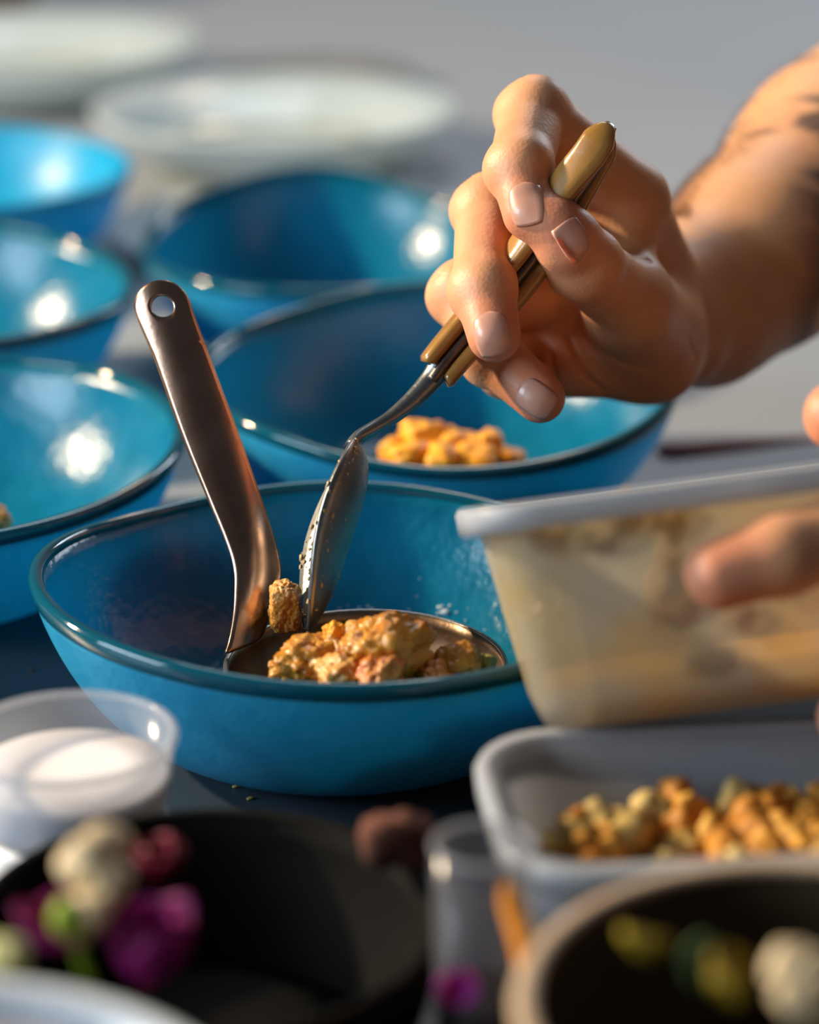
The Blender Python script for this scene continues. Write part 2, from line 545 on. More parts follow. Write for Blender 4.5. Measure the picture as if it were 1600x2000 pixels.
# pale glass dishes on the far worktop
def pale_dish(cx, cy, r, h, label, group='pale glass dishes', m='pale_glass', edge='green_edge'):
    t = thing('glass_dish', (cx, cy, 0), label, 'dish', group)
    prof = [(0, .001), (.5 * r, .001), (.56 * r, 0), (.62 * r, .002), (.82 * r, h * .45), (r * .99, h * .96), (r, h),
            (r * .975, h + .001), (.8 * r, h * .5 + .004), (.6 * r, .006), (0, .005)]
    V, Fc = lathe(prof, 72, (cx, cy, 0))
    fix_normals(mesh('body', V, Fc, M[m], t))
    pr = [(.63 * r + .004 * math.cos(q * PI / 4), .0045 + .004 * math.sin(q * PI / 4)) for q in range(8)]
    V, Fc = lathe(pr, 48, (cx, cy, 0), closed=True)
    fix_normals(mesh('foot_ring', V, Fc, M[edge], t))
    return t


pale_dish(-0.064, 1.150, 0.078, 0.012, 'pale glass dish partly under the blue bowl with the peaked rim')
pale_dish(-0.070, 1.335, 0.097, 0.030, 'wide pale glass dish in the middle of the far worktop')
pale_dish(-0.235, 1.53, 0.112, 0.032, 'pale glass dish farthest back, at the upper left corner')
pale_dish(-0.055, 1.545, 0.058, 0.010, 'low dark grey dish behind the wide pale glass dish', None, 'grey_dish', 'grey_dish')

# brown pot at the far left
c = (-0.318, 1.85, 0)
t = thing('brown_pot', c, 'brown clay pot at the far upper left corner of the worktop', 'pot')
V, Fc = lathe([(0, 0), (.04, 0), (.05, .01), (.058, .05), (.052, .075), (.055, .08), (.05, .08), (.048, .07), (.05, .05), (.04, .006), (0, .006)], 40, c)
fix_normals(mesh('body', V, Fc, M['brown_pot'], t))

# dark red utensil handle lying behind the held tub
pth = [at(1290, 884, .903), at(1302, 883, .904), at(1430, 876, .912), at(1550, 868, .920), at(1680, 860, .928), at(1690, 859, .929)]
V, Fc = sweep(pth, UP, [.0022, .0034, .0034, .0032, .0032, .002], [.004, .0055, .0055, .005, .005, .003], 14, 2.6)
tag(fix_normals(mesh('utensil_handle', V, Fc, M['red_tray'], None, True, origin=pth[0])), 'dark red utensil handle lying on the grey worktop behind the held tub', 'utensil')

# ------------------------------------------------------------------ ladle
LC = Vector((-0.0112, 0.6045, 0.0))
LR, LZ = 0.0365, 0.0285
t_ladle = thing('ladle', (LC.x, LC.y, 0.006), 'steel ladle standing in the nearest blue bowl, holding orange chunks', 'ladle')
prof = []
for i in range(15):
    a = PI / 2 * i / 14
    prof.append((LR * math.sin(a) ** 0.85, LZ - 0.0213 * math.cos(a) ** 0.8 if i < 14 else LZ))
inner = [(max(r - 0.0011, 0), z + 0.0009) for r, z in prof]
inner[-1] = (prof[-1][0] - 0.0011, LZ)
V, Fc = lathe(prof + inner[::-1], 80, LC)
fix_normals(mesh('ladle_bowl', V, Fc, M['steel_brown'], t_ladle))
V, Fc = lathe([(LR - .0005 + .0006 * math.cos(q * PI / 4), LZ + .0005 * math.sin(q * PI / 4)) for q in range(8)], 80, LC, closed=True)
fix_normals(mesh('ladle_rim', V, Fc, M['steel_dull'], t_ladle))

# handle strip from its two edges (px, py, depth), top to bottom
edgeL = [(250, 540, .6860), (267, 613, .6840), (303, 702, .6815), (355, 849, .6770), (406, 975, .6730), (444, 1067, .6690), (457, 1115, .6670),
         (458, 1160, .6650), (455, 1206, .6630), (447, 1252, .6610), (438, 1279, .6590)]
edgeR = [(356, 515, .6860), (371, 595, .6840), (404, 687, .6830), (460, 838, .6800), (503, 960, .6775), (532, 1046, .6760), (544, 1095, .6755),
         (546, 1130, .6750), (536, 1186, .6745), (521, 1212, .6745), (513, 1233, .6740)]
LP = spline([at(*p) for p in edgeL], 6)
RP = spline([at(*p) for p in edgeR], 6)
LP = [Vector(p) for p in LP]
RP = [Vector(p) for p in RP]
MP = [(a + b) / 2 for a, b in zip(LP, RP)]
cum = [0.0]
for i in range(1, len(MP)):
    cum.append(cum[-1] + (MP[i] - MP[i - 1]).length)


def handle_pt(u, s):
    """u in [-1,1] across, s metres from the first node along the middle line."""
    s = max(min(s, cum[-1]), 0)
    i = max(0, min(len(cum) - 2, int(np.searchsorted(cum, s)) - 1))
    fr = (s - cum[i]) / (cum[i + 1] - cum[i])
    a = LP[i].lerp(LP[i + 1], fr)
    b = RP[i].lerp(RP[i + 1], fr)
    mid = (a + b) / 2
    nrm = (b - a).cross(MP[i + 1] - MP[i]).normalized()
    if nrm.dot(FW) > 0:
        nrm = -nrm
    return mid + (b - a) / 2 * u + nrm * 0.0021 * (1 - u * u)


hw = (RP[6] - LP[6]).length / 2
sc0 = cum[6] - 0.0002
rh = 0.0030
SEG = 40
lowb = 0.012
V, Fc = [], []
rows = 6


def outer2d(a):
    c, s = math.cos(a), math.sin(a)
    if s >= 0:
        return hw * c, hw * s
    k = min(hw / max(abs(c), 1e-9), lowb / max(-s, 1e-9))
    return c * k, s * k


angs = sorted(set([2 * PI * i / SEG for i in range(SEG)] + [math.atan2(-lowb, hw) % (2 * PI), math.atan2(-lowb, -hw) % (2 * PI)]))
for a in angs:
    ox, oy = outer2d(a)
    ix, iy = rh * math.cos(a), rh * math.sin(a)
    for k in range(rows + 1):
        q = k / rows
        x, y = ix + (ox - ix) * q, iy + (oy - iy) * q
        V.append(handle_pt(x / hw, sc0 - y))
nA = len(angs)
for i in range(nA):
    j = (i + 1) % nA
    for k in range(rows):
        Fc.append((i * (rows + 1) + k, i * (rows + 1) + k + 1, j * (rows + 1) + k + 1, j * (rows + 1) + k))
# remaining strip: first row uses the lower outer boundary of the annulus
lowu = sorted(outer2d(a)[0] / hw for a in angs if abs(outer2d(a)[1] + lowb) < 1e-9)
b0 = len(V)
ns = 70
for k in range(ns + 1):
    s = sc0 + lowb + (cum[-1] - sc0 - lowb) * k / ns
    for u in lowu:
        V.append(handle_pt(u, s))
mu = len(lowu)
for k in range(ns):
    for i in range(mu - 1):
        Fc.append((b0 + k * mu + i, b0 + k * mu + i + 1, b0 + (k + 1) * mu + i + 1, b0 + (k + 1) * mu + i))
hnd = fix_normals(mesh('handle', V, Fc, M['steel'], t_ladle))
so = hnd.modifiers.new('solid', 'SOLIDIFY')
so.thickness = 0.0013
so.offset = 0

# ------------------------------------------------------------------ spoon
t_sp = thing('spoon', at(603, 1228, .662), 'steel table spoon with brass-brown handle scales, held over the ladle', 'spoon')
hp = spline([at(*p) for p in ((1196, 246, .6655), (1150, 318, .668), (1095, 400, .671), (1020, 520, .6755), (930, 632, .679), (868, 706, .679), (842, 742, .679))], 8)
hp = [Vector(p) for p in hp]
N = len(hp)
inpl = Vector(RT * 0.82 - UP * 0.57)            # across the handle, in the picture plane
wid = [0.0016 + 0.0014 * min(1, i / 6) for i in range(N)]
tw = [math.radians(8 + 66 * max(0, min(1, (1 - i / (N - 1) - .35) / .5))) for i in range(N)]
hn = [Vector(inpl) * math.cos(a) + FW * math.sin(a) for a in tw]
V, Fc = sweep(hp, hn, [0.0017] * N, [0.0012 + 0.0028 * min(1, i / 8) for i in range(N)], 16, 3.0)
fix_normals(mesh('tang', V, Fc, M['tang'], t_sp))
for sgn in (-1, 1):
    n1 = N - (5 if sgn < 0 else 3)
    st = 1 if sgn > 0 else 0
    pth = []
    ra, rb = [], []
    for i in range(st, n1):
        e = min(1.0, (i - st + 0.25) / 4.0)
        e2 = min(1.0, (n1 - i - 0.0) / 1.5)
        h = (0.0021 + 0.0004 * math.sin(PI * i / N)) * math.sqrt(e) * (0.55 + 0.45 * e2)
        pth.append(hp[i] + hn[i] * sgn * (0.0016 + h * 0.9))
        ra.append(h)
        rb.append((0.0044 + 0.0006 * math.sin(PI * i / N)) * math.sqrt(e) * (0.75 + 0.25 * e2))
    V, Fc = sweep(pth, hn[st:n1], ra, rb, 18, 2.6)
    fix_normals(mesh('handle_scale', V, Fc, M['horn'], t_sp))
# neck
np_ = [Vector(p) for p in spline([at(*p) for p in ((862, 713, .679), (842, 742, .679), (805, 782, .6775), (765, 815, .676), (728, 838, .6745), (700, 856, .6735), (684, 876, .6725))], 6)]
N2 = len(np_)
V, Fc = sweep(np_, inpl, [0.0034 - 0.0015 * min(1, i / (N2 * .55)) for i in range(N2)],
              [0.0032 - 0.0006 * math.sin(PI * i / N2) + 0.0022 * max(0, (i / N2 - .6)) * 2.5 for i in range(N2)], 16, 2.4)
fix_normals(mesh('neck', V, Fc, M['steel_dull'], t_sp))
# spoon bowl
A, B = at(688, 862, .6730), at(600, 1234, .6600)
Lx = (B - A)
Ln = Lx.length
Lx.normalize()
On = -RT * 0.985 - FW * 0.13 + UP * 0.05
On = (On - Lx * On.dot(Lx)).normalized()
Wd = Lx.cross(On).normalized()
V, Fc = [], []
NS, NW = 40, 20


def spoon_pt(s, q, inner=False):
    sh = (1 - (abs(2 * s ** 0.86 - 1)) ** 2.3)
    sh = max(sh, 0) ** 0.55
    hwid = 0.0165 * sh + 0.0016 * (1 - s) ** 2
    dep = 0.0102 * max(0, 1 - abs(2 * s ** 0.8 - 1) ** 2.2) ** 0.9
    bow = 0.0048 * math.sin(PI * s)
    p = A + Lx * (s * Ln) + Wd * (q * hwid) + On * (bow - dep * (1 - abs(q) ** 2.2))
    return p


for i in range(NS + 1):
    for j in range(NW + 1):
        V.append(spoon_pt(i / NS, -1 + 2 * j / NW))
for i in range(NS):
    for j in range(NW):
        a = i * (NW + 1) + j
        Fc.append((a, a + 1, a + NW + 2, a + NW + 1))
sb = mesh('spoon_bowl', V, Fc, M['steel_dull'], t_sp)
so = sb.modifiers.new('solid', 'SOLIDIFY')
so.thickness = 0.0013
so.offset = 0
# food residue along the spoon's edge
V, Fc = [], []
rs = random.Random(4)
for k in range(260):
    s = rs.uniform(.03, .92)
    q = rs.choice((-1, 1, 1)) * rs.uniform(.80, 1.0) if rs.random() < .7 else rs.uniform(-1, 1)
    p = spoon_pt(s, q) + On * rs.choice((-.0006, .0006))
    if abs(q) < .8:
        p = spoon_pt(s, q) - On * 0.0006
    r = rs.uniform(.0002, .00065) * (1.6 if rs.random() < .08 else 1) if abs(q) > .8 else rs.uniform(.0001, .0003)
    b0 = len(V)
    lv, lf = lump(k, (r, r * rs.uniform(.6, 1.4), r * rs.uniform(.6, 2)), 2, .7, 1.5, 1)
    V += [p + x for x in lv]
    Fc += [tuple(b0 + i for i in ff) for ff in lf]
tag(mesh('food_residue', V, Fc, M['residue'], t_sp), kind='stuff')


# ------------------------------------------------------------------ food
def food(name, seed, c, size, m, label, cat, group=None, square=2.6, rough=.32, sub=5, rot=None, scale=1.7, fine=.10):
    V, Fc = lump(seed, size, square, rough, scale, sub, fine)
    Rm = Matrix.Rotation(rot if rot is not None else seed * 1.3, 3, 'Z') @ Matrix.Rotation(seed * .7 % .6, 3, 'X')
    c = Vector(c)
    o = mesh(name, [c + Rm @ x for x in V], Fc, m, None, True, origin=c)
    return tag(o, label, cat, group)


GC = 'orange chunks in the ladle'
food('potato_chunk', 1, at(610, 1292, .642), (.0085, .0075, .0062), M['chunk'], 'glossy amber chunk at the left side of the ladle', 'food', GC)
food('potato_chunk', 2, at(690, 1280, .644), (.0080, .0075, .0075), M['chunk_pale'], 'pale ridged chunk in the middle of the ladle, left of the tallest one', 'food', GC)
food('potato_chunk', 3, at(750, 1280, .636), (.0108, .0090, .0096), M['chunk'], 'tallest browned chunk in the middle of the ladle', 'food', GC)
food('potato_chunk', 13, at(748, 1312, .626), (.0075, .0050, .0050), M['chunk_red'], 'reddish chunk in front of the tallest one in the ladle', 'food', GC)
food('potato_chunk', 4, at(665, 1318, .630), (.0060, .0050, .0048), M['chunk_pale'], 'pale lumpy chunk low in the ladle behind the bowl rim', 'food', GC)
food('potato_chunk', 5, at(893, 1304, .640), (.0055, .0050, .0055), M['chunk'], 'small orange cube at the right side of the ladle', 'food', GC, square=3.5, rough=.15)
food('potato_chunk', 6, at(858, 1326, .634), (.0070, .0050, .0036), M['chunk_red'], 'flat orange piece below the small orange cube in the ladle', 'food', GC)
food('pepper_piece', 7, at(944, 1308, .643), (.0026, .0024, .0034), M['chunk_green'], 'small olive green piece beside the small orange cube in the ladle', 'food', GC, square=3.5)
food('potato_chunk', 8, at(557, 1184, .664), (.0040, .0040, .0066), M['chunk_pale'], 'pale orange piece pinched between ladle neck and spoon tip', 'food', GC, square=4, rough=.18, rot=.2)
food('potato_crumb', 9, at(655, 1240, .642), (.0024, .0024, .0030), M['yellow_food'], 'tiny yellow crumb on top of the amber chunk', 'food', GC, square=3)
food('potato_crumb', 10, at(545, 1308, .640), (.0024, .0024, .0020), M['chunk'], 'tiny browned crumb at the left tip of the amber chunk', 'food', GC)

G2 = 'yellow chunks in the bowl behind the ladle'
rs = random.Random(11)
px2 = [(770, 880, 30, 26), (815, 848, 36, 26), (838, 862, 40, 36), (880, 872, 44, 34), (920, 874, 36, 30), (955, 868, 30, 26), (990, 888, 38, 16), (800, 888, 40, 24),
       (860, 895, 44, 30), (925, 898, 44, 24)]
lab2 = ['leftmost yellow chunk of the pile in the bowl behind the ladle', 'topmost yellow chunk of the pile in the bowl behind the ladle',
        'large yellow chunk just below the topmost one of that pile', 'broad yellow chunk at the centre of the pile in that bowl',
        'yellow chunk right of the centre of the pile in that bowl', 'yellow chunk forming the small right-hand peak of that pile',
        'flat rightmost yellow chunk of the pile in that bowl', 'yellow chunk low at the left of that pile, against the rim',
        'yellow chunk low at the centre of that pile, against the rim', 'yellow chunk low at the right of that pile, against the rim']
for i, (x, y, a, b) in enumerate(px2):
    d = .795 - (.012 if i > 6 else 0)
    k = d / FPX
    food('yellow_chunk', 20 + i, at(x, y, d), (a * k, a * k * .8, b * k), M['yellow_food'], lab2[i], 'food', G2, rough=.35, sub=3)
V, Fc = lump(77, (.030, .020, .010), 2, .2, 2, 3)
cc = at(880, 930, .79)
tag(mesh('yellow_mash', [cc + Vector((0, 0, -.006)) + x for x in V], Fc, M['yellow_food'], None, True, origin=cc),
    'bed of yellow mash under the chunks in the bowl behind the ladle', 'food')
food('yellow_chunk', 40, at(-22, 1016, .735), (.006, .006, .005), M['chunk_pale'], 'orange-brown chunk at the left edge in the left bowl', 'food')

# pale splashes on the inner wall behind the ladle
from mathutils.bvhtree import BVHTree
bo = bpy.data.objects['body']
pv = [Vector(v.co) + bo.parent.location for v in bo.data.vertices]
bvh = BVHTree.FromPolygons(pv, [tuple(p.vertices) for p in bo.data.polygons])
V, Fc = [], []
rs = random.Random(21)
spots = [(720, 1184, 4), (702, 1188, 3.5), (728, 1190, 4), (862, 1186, 6), (872, 1196, 8), (857, 1198, 5), (893, 1196, 3), (880, 1183, 3), (915, 1188, 2), (948, 1230, 2),
         (664, 1188, 2.5), (680, 1183, 2), (655, 1200, 2), (800, 1190, 2), (910, 1212, 2.5), (925, 1070, 2.5), (935, 1078, 2), (820, 1130, 1.8), (990, 1235, 2), (815, 1165, 2)]
for k, (x, y, rp) in enumerate(spots):
    dr = (at(x, y, 1.0) - CAM).normalized()
    hit = bvh.ray_cast(CAM, dr)
    if hit[0] is None:
        continue
    r = rp * .7 / FPX
    lv, lf = lump(300 + k, (r * rs.uniform(.9, 1.6), r * rs.uniform(.8, 1.2), r * .8), 2, .5, 1.5, 2)
    b0 = len(V)
    V += [hit[0] + q for q in lv]
    Fc += [tuple(b0 + i for i in ff) for ff in lf]
tag(mesh('sauce_splashes', V, Fc, M['droplet'], None, True, origin=at(800, 1190, .67)), 'tiny pale wet splashes on the inner wall of the nearest bowl', 'splash', kind='stuff')

# crumbs on the dark worktop
for i, (x, y) in enumerate(((466, 1537), (490, 1562), (62, 1310))):
    d = .29 / (math.sin(PITCH) + (y - 1000) / FPX * math.cos(PITCH))
    p = at(x, y, d)
    food('herb_crumb', 50 + i, p + Vector((0, 0, .0004)), ((.0018, .0005, .0004), (.0012, .0004, .0004), (.0005, .0005, .0004))[i],
         (M['chunk_green'], M['chunk_green'], M['brown'])[i],
         ('yellow-green herb crumb on the dark worktop before the nearest bowl', 'paler second herb crumb just nearer than the first, dark worktop',
          'tiny dark speck on the worktop left of the nearest bowl')[i], 'crumb', sub=2, rot=.5)

# ------------------------------------------------------------------ held plastic tub
RA = Matrix.Rotation(math.radians(-20), 3, 'X') @ Matrix.Rotation(math.radians(-7.5), 3, 'Y')


def tub(name, origin, Rm, hx, hy, h, taper, r, lip, m, mrim, label, corner=None):
    th = .0012

    def ring(a, b, rad, z):
        return [O + Rm @ Vector((x, y, z)) for x, y in rrect(a, b, max(rad, .001))]
    O = Vector((0, 0, 0))
    if corner is not None:
        O = Vector(origin) - Rm @ Vector(corner)
    else:
        O = Vector(origin)
    t = thing(name, O, label, 'tub')
    bx, by = hx - taper, hy - taper
    rings = [ring(bx - .006, by - .006, r, 0), ring(bx - .0018, by - .0018, r, .0012), ring(bx, by, r, .006), ring(hx, hy, r + .002, h - .004),
             ring(hx, hy, r + .002, h), ring(hx - th, hy - th, r, h), ring(bx - th, by - th, r, .006), ring(bx - .004, by - .004, r, .0022), ring(bx - .008, by - .008, r, .0016)]
    V, Fc = loft(rings)
    fix_normals(mesh('body', V, Fc, m, t))
    rings = [ring(hx - .0004, hy - .0004, r + .002, h + .0006), ring(hx + lip, hy + lip, r + .002 + lip, h + .0008), ring(hx + lip + .0008, hy + lip + .0008, r + .003 + lip, h - .0005),
             ring(hx + lip + .0004, hy + lip + .0004, r + .003 + lip, h - .0052), ring(hx + lip - .0008, hy + lip - .0008, r + .002 + lip, h - .0052),
             ring(hx + lip - .0008, hy + lip - .0008, r + .002 + lip, h - .001), ring(hx + .0002, hy + .0002, r + .002, h - .001)]
    rings.append(rings[0])
    V, Fc = loft(rings, False)
    fix_normals(mesh('rim', V, Fc, mrim, t))
    return t, O


tA, OA = tub('plastic_tub', at(1076, 1436, .560), RA, .0560, .038, .0505, .0065, .010, .0042, M['plastic_food'], M['plastic_rim'],
             'tilted plastic tub smeared with yellow food, held by the near hand', corner=(-.0475, -.0315, 0))


def insideA(a, b, rad, z):
    return [OA + RA @ Vector((x, y, z)) for x, y in rrect(a, b, rad)]


V, Fc = loft([insideA(.0440, .0270, .009, .0030), insideA(.0460, .0288, .009, .0095), insideA(.0450, .0280, .009, .0105), insideA(.030, .018, .008, .012)])
o = tag(fix_normals(mesh('food_puree', V, Fc, M['yellow_food'], None, True, origin=OA)), 'yellow puree left in the bottom of the held tub', 'food')

V, Fc = [], []
rs = random.Random(17)
for k in range(20):
    z = .012 + .036 * rs.random() ** 1.3
    x = rs.uniform(-.044, .044)
    yw = -.0315 - (z - .006) / .045 * .0065 + .0022
    p = OA + RA @ Vector((x, yw, z))
    lv, lf = lump(200 + k, (rs.uniform(.0025, .007), .0007, rs.uniform(.002, .006)), 2, .5, 1.5, 2)
    b0 = len(V)
    V += [p + RA @ q for q in lv]
    Fc += [tuple(b0 + i for i in ff) for ff in lf]
tag(mesh('food_smears', V, Fc, M['smear'], None, True, origin=OA), 'ochre food smears clinging inside the front wall of the held tub', 'food', kind='stuff')

# ------------------------------------------------------------------ tub of croutons
RB = Matrix.Rotation(math.radians(6), 3, 'Z')
OB = Vector((0.0800, 0.4880, 0.0))
HBX, HBY, HBH = .060, .030, .050
tB, _ = tub('plastic_tub', OB, RB, HBX, HBY, HBH, .0045, .013, .0040, M['plastic'], M['plastic_rim'],
            'frosted plastic tub full of golden brown croutons, standing on the dark worktop')
V, Fc = loft([[OB + RB @ Vector((x, y, z)) for x, y in rrect(a, b, .010)] for a, b, z in ((.051, .0205, .0025), (.0545, .0245, .022), (.0545, .0245, .0265), (.03, .01, .028))])
tag(fix_normals(mesh('crouton_crumbs', V, Fc, M['crouton'], None, True, origin=OB + Vector((0, 0, .0025)))),
    'bed of fine crumbs under the croutons in the plastic tub', 'crumbs', kind='stuff')
protos = []
rs = random.Random(5)
for i in range(8):
    s = .0034 + .0006 * (i % 3)
    V, Fc = lump(60 + i, (s, s * (.8 + .1 * (i % 4)), s * .85), 3.6, .34, 1.7, 3, .10)
    me = bpy.data.meshes.new('crouton')
    me.from_pydata([tuple(x) for x in V], [], Fc)
    me.materials.append(M[('crouton', 'crouton_dark', 'crouton_pale')[i % 3]])
    me.polygons.foreach_set('use_smooth', [True] * len(me.polygons))
    protos.append(me)
nC = 0
for layer in range(3):
    for iy in range(8):
        for ix in range(17):
            x = -.0520 + .0065 * ix + rs.uniform(-.0016, .0016)
            y = -.0220 + .0063 * iy + rs.uniform(-.0016, .0016)
            if abs(x) > .0515 or abs(y) > .0215:
                continue
            top = .0325 + .004 * min(1, (x + .0515) / .03) + .0035 * math.sin(x * 120 + 1) * math.cos(y * 90) + .003 * (1 - (y / .022) ** 2)
            z = .0285 + layer * .0052 + rs.uniform(-.001, .001)
            if z > top + .0015:
                continue
            if nC >= 298:
                continue
            o = bpy.data.objects.new('crouton', protos[rs.randrange(8)])
            o.location = OB + RB @ Vector((x, y, z))
            o.rotation_euler = (rs.uniform(0, 6), rs.uniform(0, 6), rs.uniform(0, 6))
            COL.objects.link(o)
            tag(o, 'golden brown diced crouton in the frosted tub on the worktop', 'crouton', 'croutons in the plastic tub')
            nC += 1

# ------------------------------------------------------------------ clear pot on a white tub, left
cP = Vector((-0.0765, 0.5215, 0.0))
hT = .0265
t = thing('white_tub', cP, 'plain white tub under the clear plastic pot', 'tub')
V, Fc = lathe([(0, 0), (.0195, 0), (.0203, .001), (.0222, hT - .001), (.0216, hT), (0, hT)], 56, cP)
fix_normals(mesh('body', V, Fc, M['white_tub'], t))
t = thing('clear_pot', cP + Vector((0, 0, hT)), 'clear plastic pot of white cream standing on the white tub', 'pot')
V, Fc = lathe([(0, hT), (.0205, hT), (.0220, hT + .0015), (.0240, hT + .0203), (.0232, hT + .0203), (.0212, hT + .002), (.020, hT + .001), (0, hT + .001)], 64, cP)
fix_normals(mesh('body', V, Fc, M['clear'], t))
V, Fc = lathe([(.0238 + .0011 * math.cos(q * PI / 4), hT + .0201 + .0011 * math.sin(q * PI / 4)) for q in range(8)], 64, cP, closed=True)
fix_normals(mesh('rim', V, Fc, M['clear'], t))
V, Fc = lathe([(0, hT + .0012), (.0200, hT + .0012), (.0212, hT + .003), (.0218, hT + .0110), (.0214, hT + .0122), (.012, hT + .0124), (0, hT + .0122)], 56, cP)
tag(fix_normals(mesh('cream', V, Fc, M['cream'], None, True, origin=cP + Vector((0, 0, hT)))), 'white cream filling the clear plastic pot', 'food')


# ------------------------------------------------------------------ foreground bowls
def dark_bowl(c, r, h, m, mrim, label, rimr=.0016):
    c = Vector(c)
    t = thing('bowl', c, label, 'bowl')
    prof = [(0, .001), (.45 * r, .001), (.5 * r, 0), (.56 * r, .001)]
    for i in range(1, 13):
        a = PI / 2 * i / 12 * .94
        prof.append((.5 * r + .5 * r * math.sin(a), h * (1 - math.cos(a)) / (1 - math.cos(PI / 2 * .94))))
    prof[-1] = (r, h)
    inn = [(rr - .0028, zz + .0025 * (1 - zz / h)) for rr, zz in prof[4:]]
    prof = prof + inn[::-1] + [(.4 * r, .0035), (0, .0035)]
    V, Fc = lathe(prof, 72, c)
    fix_normals(mesh('body', V, Fc, m, t))
    V, Fc = lathe([(r - .0013 + rimr * math.cos(q * PI / 5), h + rimr * .6 * math.sin(q * PI / 5)) for q in range(10)], 72, c, closed=True)
    fix_normals(mesh('rim', V, Fc, mrim, t))
    return t


CB1 = Vector((-0.0405, 0.4490, 0))
dark_bowl(CB1, .0470, .041, M['black_bowl'], M['black_bowl'], 'black bowl holding magenta and red petals, in front of the clear pot')
CB2 = Vector((0.0700, 0.3760, 0))
dark_bowl(CB2, .0520, .064, M['brown_bowl'], M['tan_rim'], 'dark brown bowl with a thick tan rim, in front of the crouton tub', rimr=.0022)
CB3 = Vector((-0.0760, 0.3160, 0))
t = dark_bowl(CB3, .0560, .072, M['white_china'], M['white_china'], 'white china bowl nearest the camera, in front of the black bowl', rimr=.0020)
V, Fc = lathe([(0, .0675), (.03, .068), (.0510, .0675), (.0508, .064), (.03, .055), (0, .055)], 48, CB3)
tag(fix_normals(mesh('pink_puree', V, Fc, M['pink_food'], None, True, origin=CB3 + Vector((0, 0, .055)))), 'greyish pink puree filling the white china bowl', 'food')


def petal(L, W, curl, cup, n=8):
    V, Fc = [], []
    for i in range(n + 1):
        s = i / n
        wd = W * (math.sin(PI * min(1, s * .92 + .06)) ** .7)
        for j in range(n + 1):
            q = -1 + 2 * j / n
            V.append(Vector((q * wd, s * L, curl * s * s * L + cup * q * q * wd + .0006 * math.sin(q * 9 + s * 7))))
    for i in range(n):
        for j in range(n):
            a = i * (n + 1) + j
            Fc.append((a, a + 1, a + n + 2, a + n + 1))
    return V, Fc


def flower(name, c, npet, L, W, m, label, curl=.5, cup=.5, tilt=.5, spread=2 * PI, a0=0.0, centre=None, seed=0, cat='flower'):
    c = Vector(c)
    t = thing(name, c, label, cat)
    rs = random.Random(seed)
    for k in range(npet):
        V, Fc = petal(L * rs.uniform(.85, 1.1), W * rs.uniform(.85, 1.1), curl * rs.uniform(.7, 1.2), cup)
        Rm = Matrix.Rotation(a0 + spread * k / max(npet, 1) + rs.uniform(-.15, .15), 3, 'Z') @ Matrix.Rotation(tilt * rs.uniform(.7, 1.3), 3, 'X')
        o = mesh('petal', [c + Rm @ x for x in V], Fc, m, t)
        so = o.modifiers.new('solid', 'SOLIDIFY')
        so.thickness = .0004
    if centre:
        V, Fc = lump(seed, (L * .16,) * 3, 2, .3, 3, 2)
        mesh('flower_centre', [c + Vector((0, 0, L * .06)) + x for x in V], Fc, centre, t)
    return t


flower('magenta_flower', at(292, 1915, .466), 7, .0150, .0062, M['magenta'], 'magenta flower in the black bowl, behind the white china bowl', seed=3, tilt=.55, centre=M['redpetal'])
flower('magenta_flower', at(120, 1850, .462), 5, .0095, .0042, M['magenta'], 'darker magenta blossom under the green tip in the black bowl', seed=5, tilt=.3)
flower('red_flower', at(312, 1715, .492), 6, .0080, .0046, M['redpetal'], 'dark red flower beside the cream curl in the black bowl', seed=8, tilt=.7)
# cream curl: a stalk of rolled cream pieces ending in a green tip
cpt = [at(225, 1640, .470), at(160, 1665, .462), at(165, 1705, .458), at(215, 1715, .456), at(205, 1755, .455), at(155, 1790, .455), at(140, 1815, .456)]
pth = [Vector(p) for p in spline(cpt, 8)]
Nn_ = len(pth)
t = thing('cream_blossom', at(140, 1830, .456), 'curled cream coloured blossom with a green tip, upright in the black bowl', 'flower')
V, Fc = sweep(pth, UP, [.0030 + .0008 * math.sin(i * .55) for i in range(Nn_)], [.0036 + .0008 * math.sin(i * .55 + 1) for i in range(Nn_)], 14)
mesh('curl', V, Fc, M['creampetal'], t)
V, Fc = lump(31, (.0048, .004, .0048), 2, .3, 1.5, 3)
mesh('blossom_head', [at(178, 1680, .457) + x for x in V], Fc, M['creampetal'], t)
V, Fc = lump(32, (.0034, .003, .0040), 2, .2, 1.5, 3)
tag(mesh('green_tip', [at(136, 1795, .453) + x for x in V], Fc, M['green'], t), 'bright green tip')
# herb stalk to carry the curl down into the bowl
pth = [at(140, 1810, .457), at(160, 1880, .463), at(190, 1960, .475)]
V, Fc = sweep(pth, UP, [.0012] * 3, [.0012] * 3, 8)
mesh('stalk', V, Fc, M['green'], t)
food('bean_piece', 36, at(8, 1868, .430), (.0036, .0030, .0028), M['bean'], 'pale yellow-green piece on the far rim side of the white china bowl', 'food', sub=3)
# brown crisp leaning on the black bowl's rim
food('brown_crisp', 37, at(775, 1640, .520), (.0072, .0055, .0060), M['brown'], 'reddish brown crisp by the far rim of the black bowl', 'food', sub=3, rot=.2)

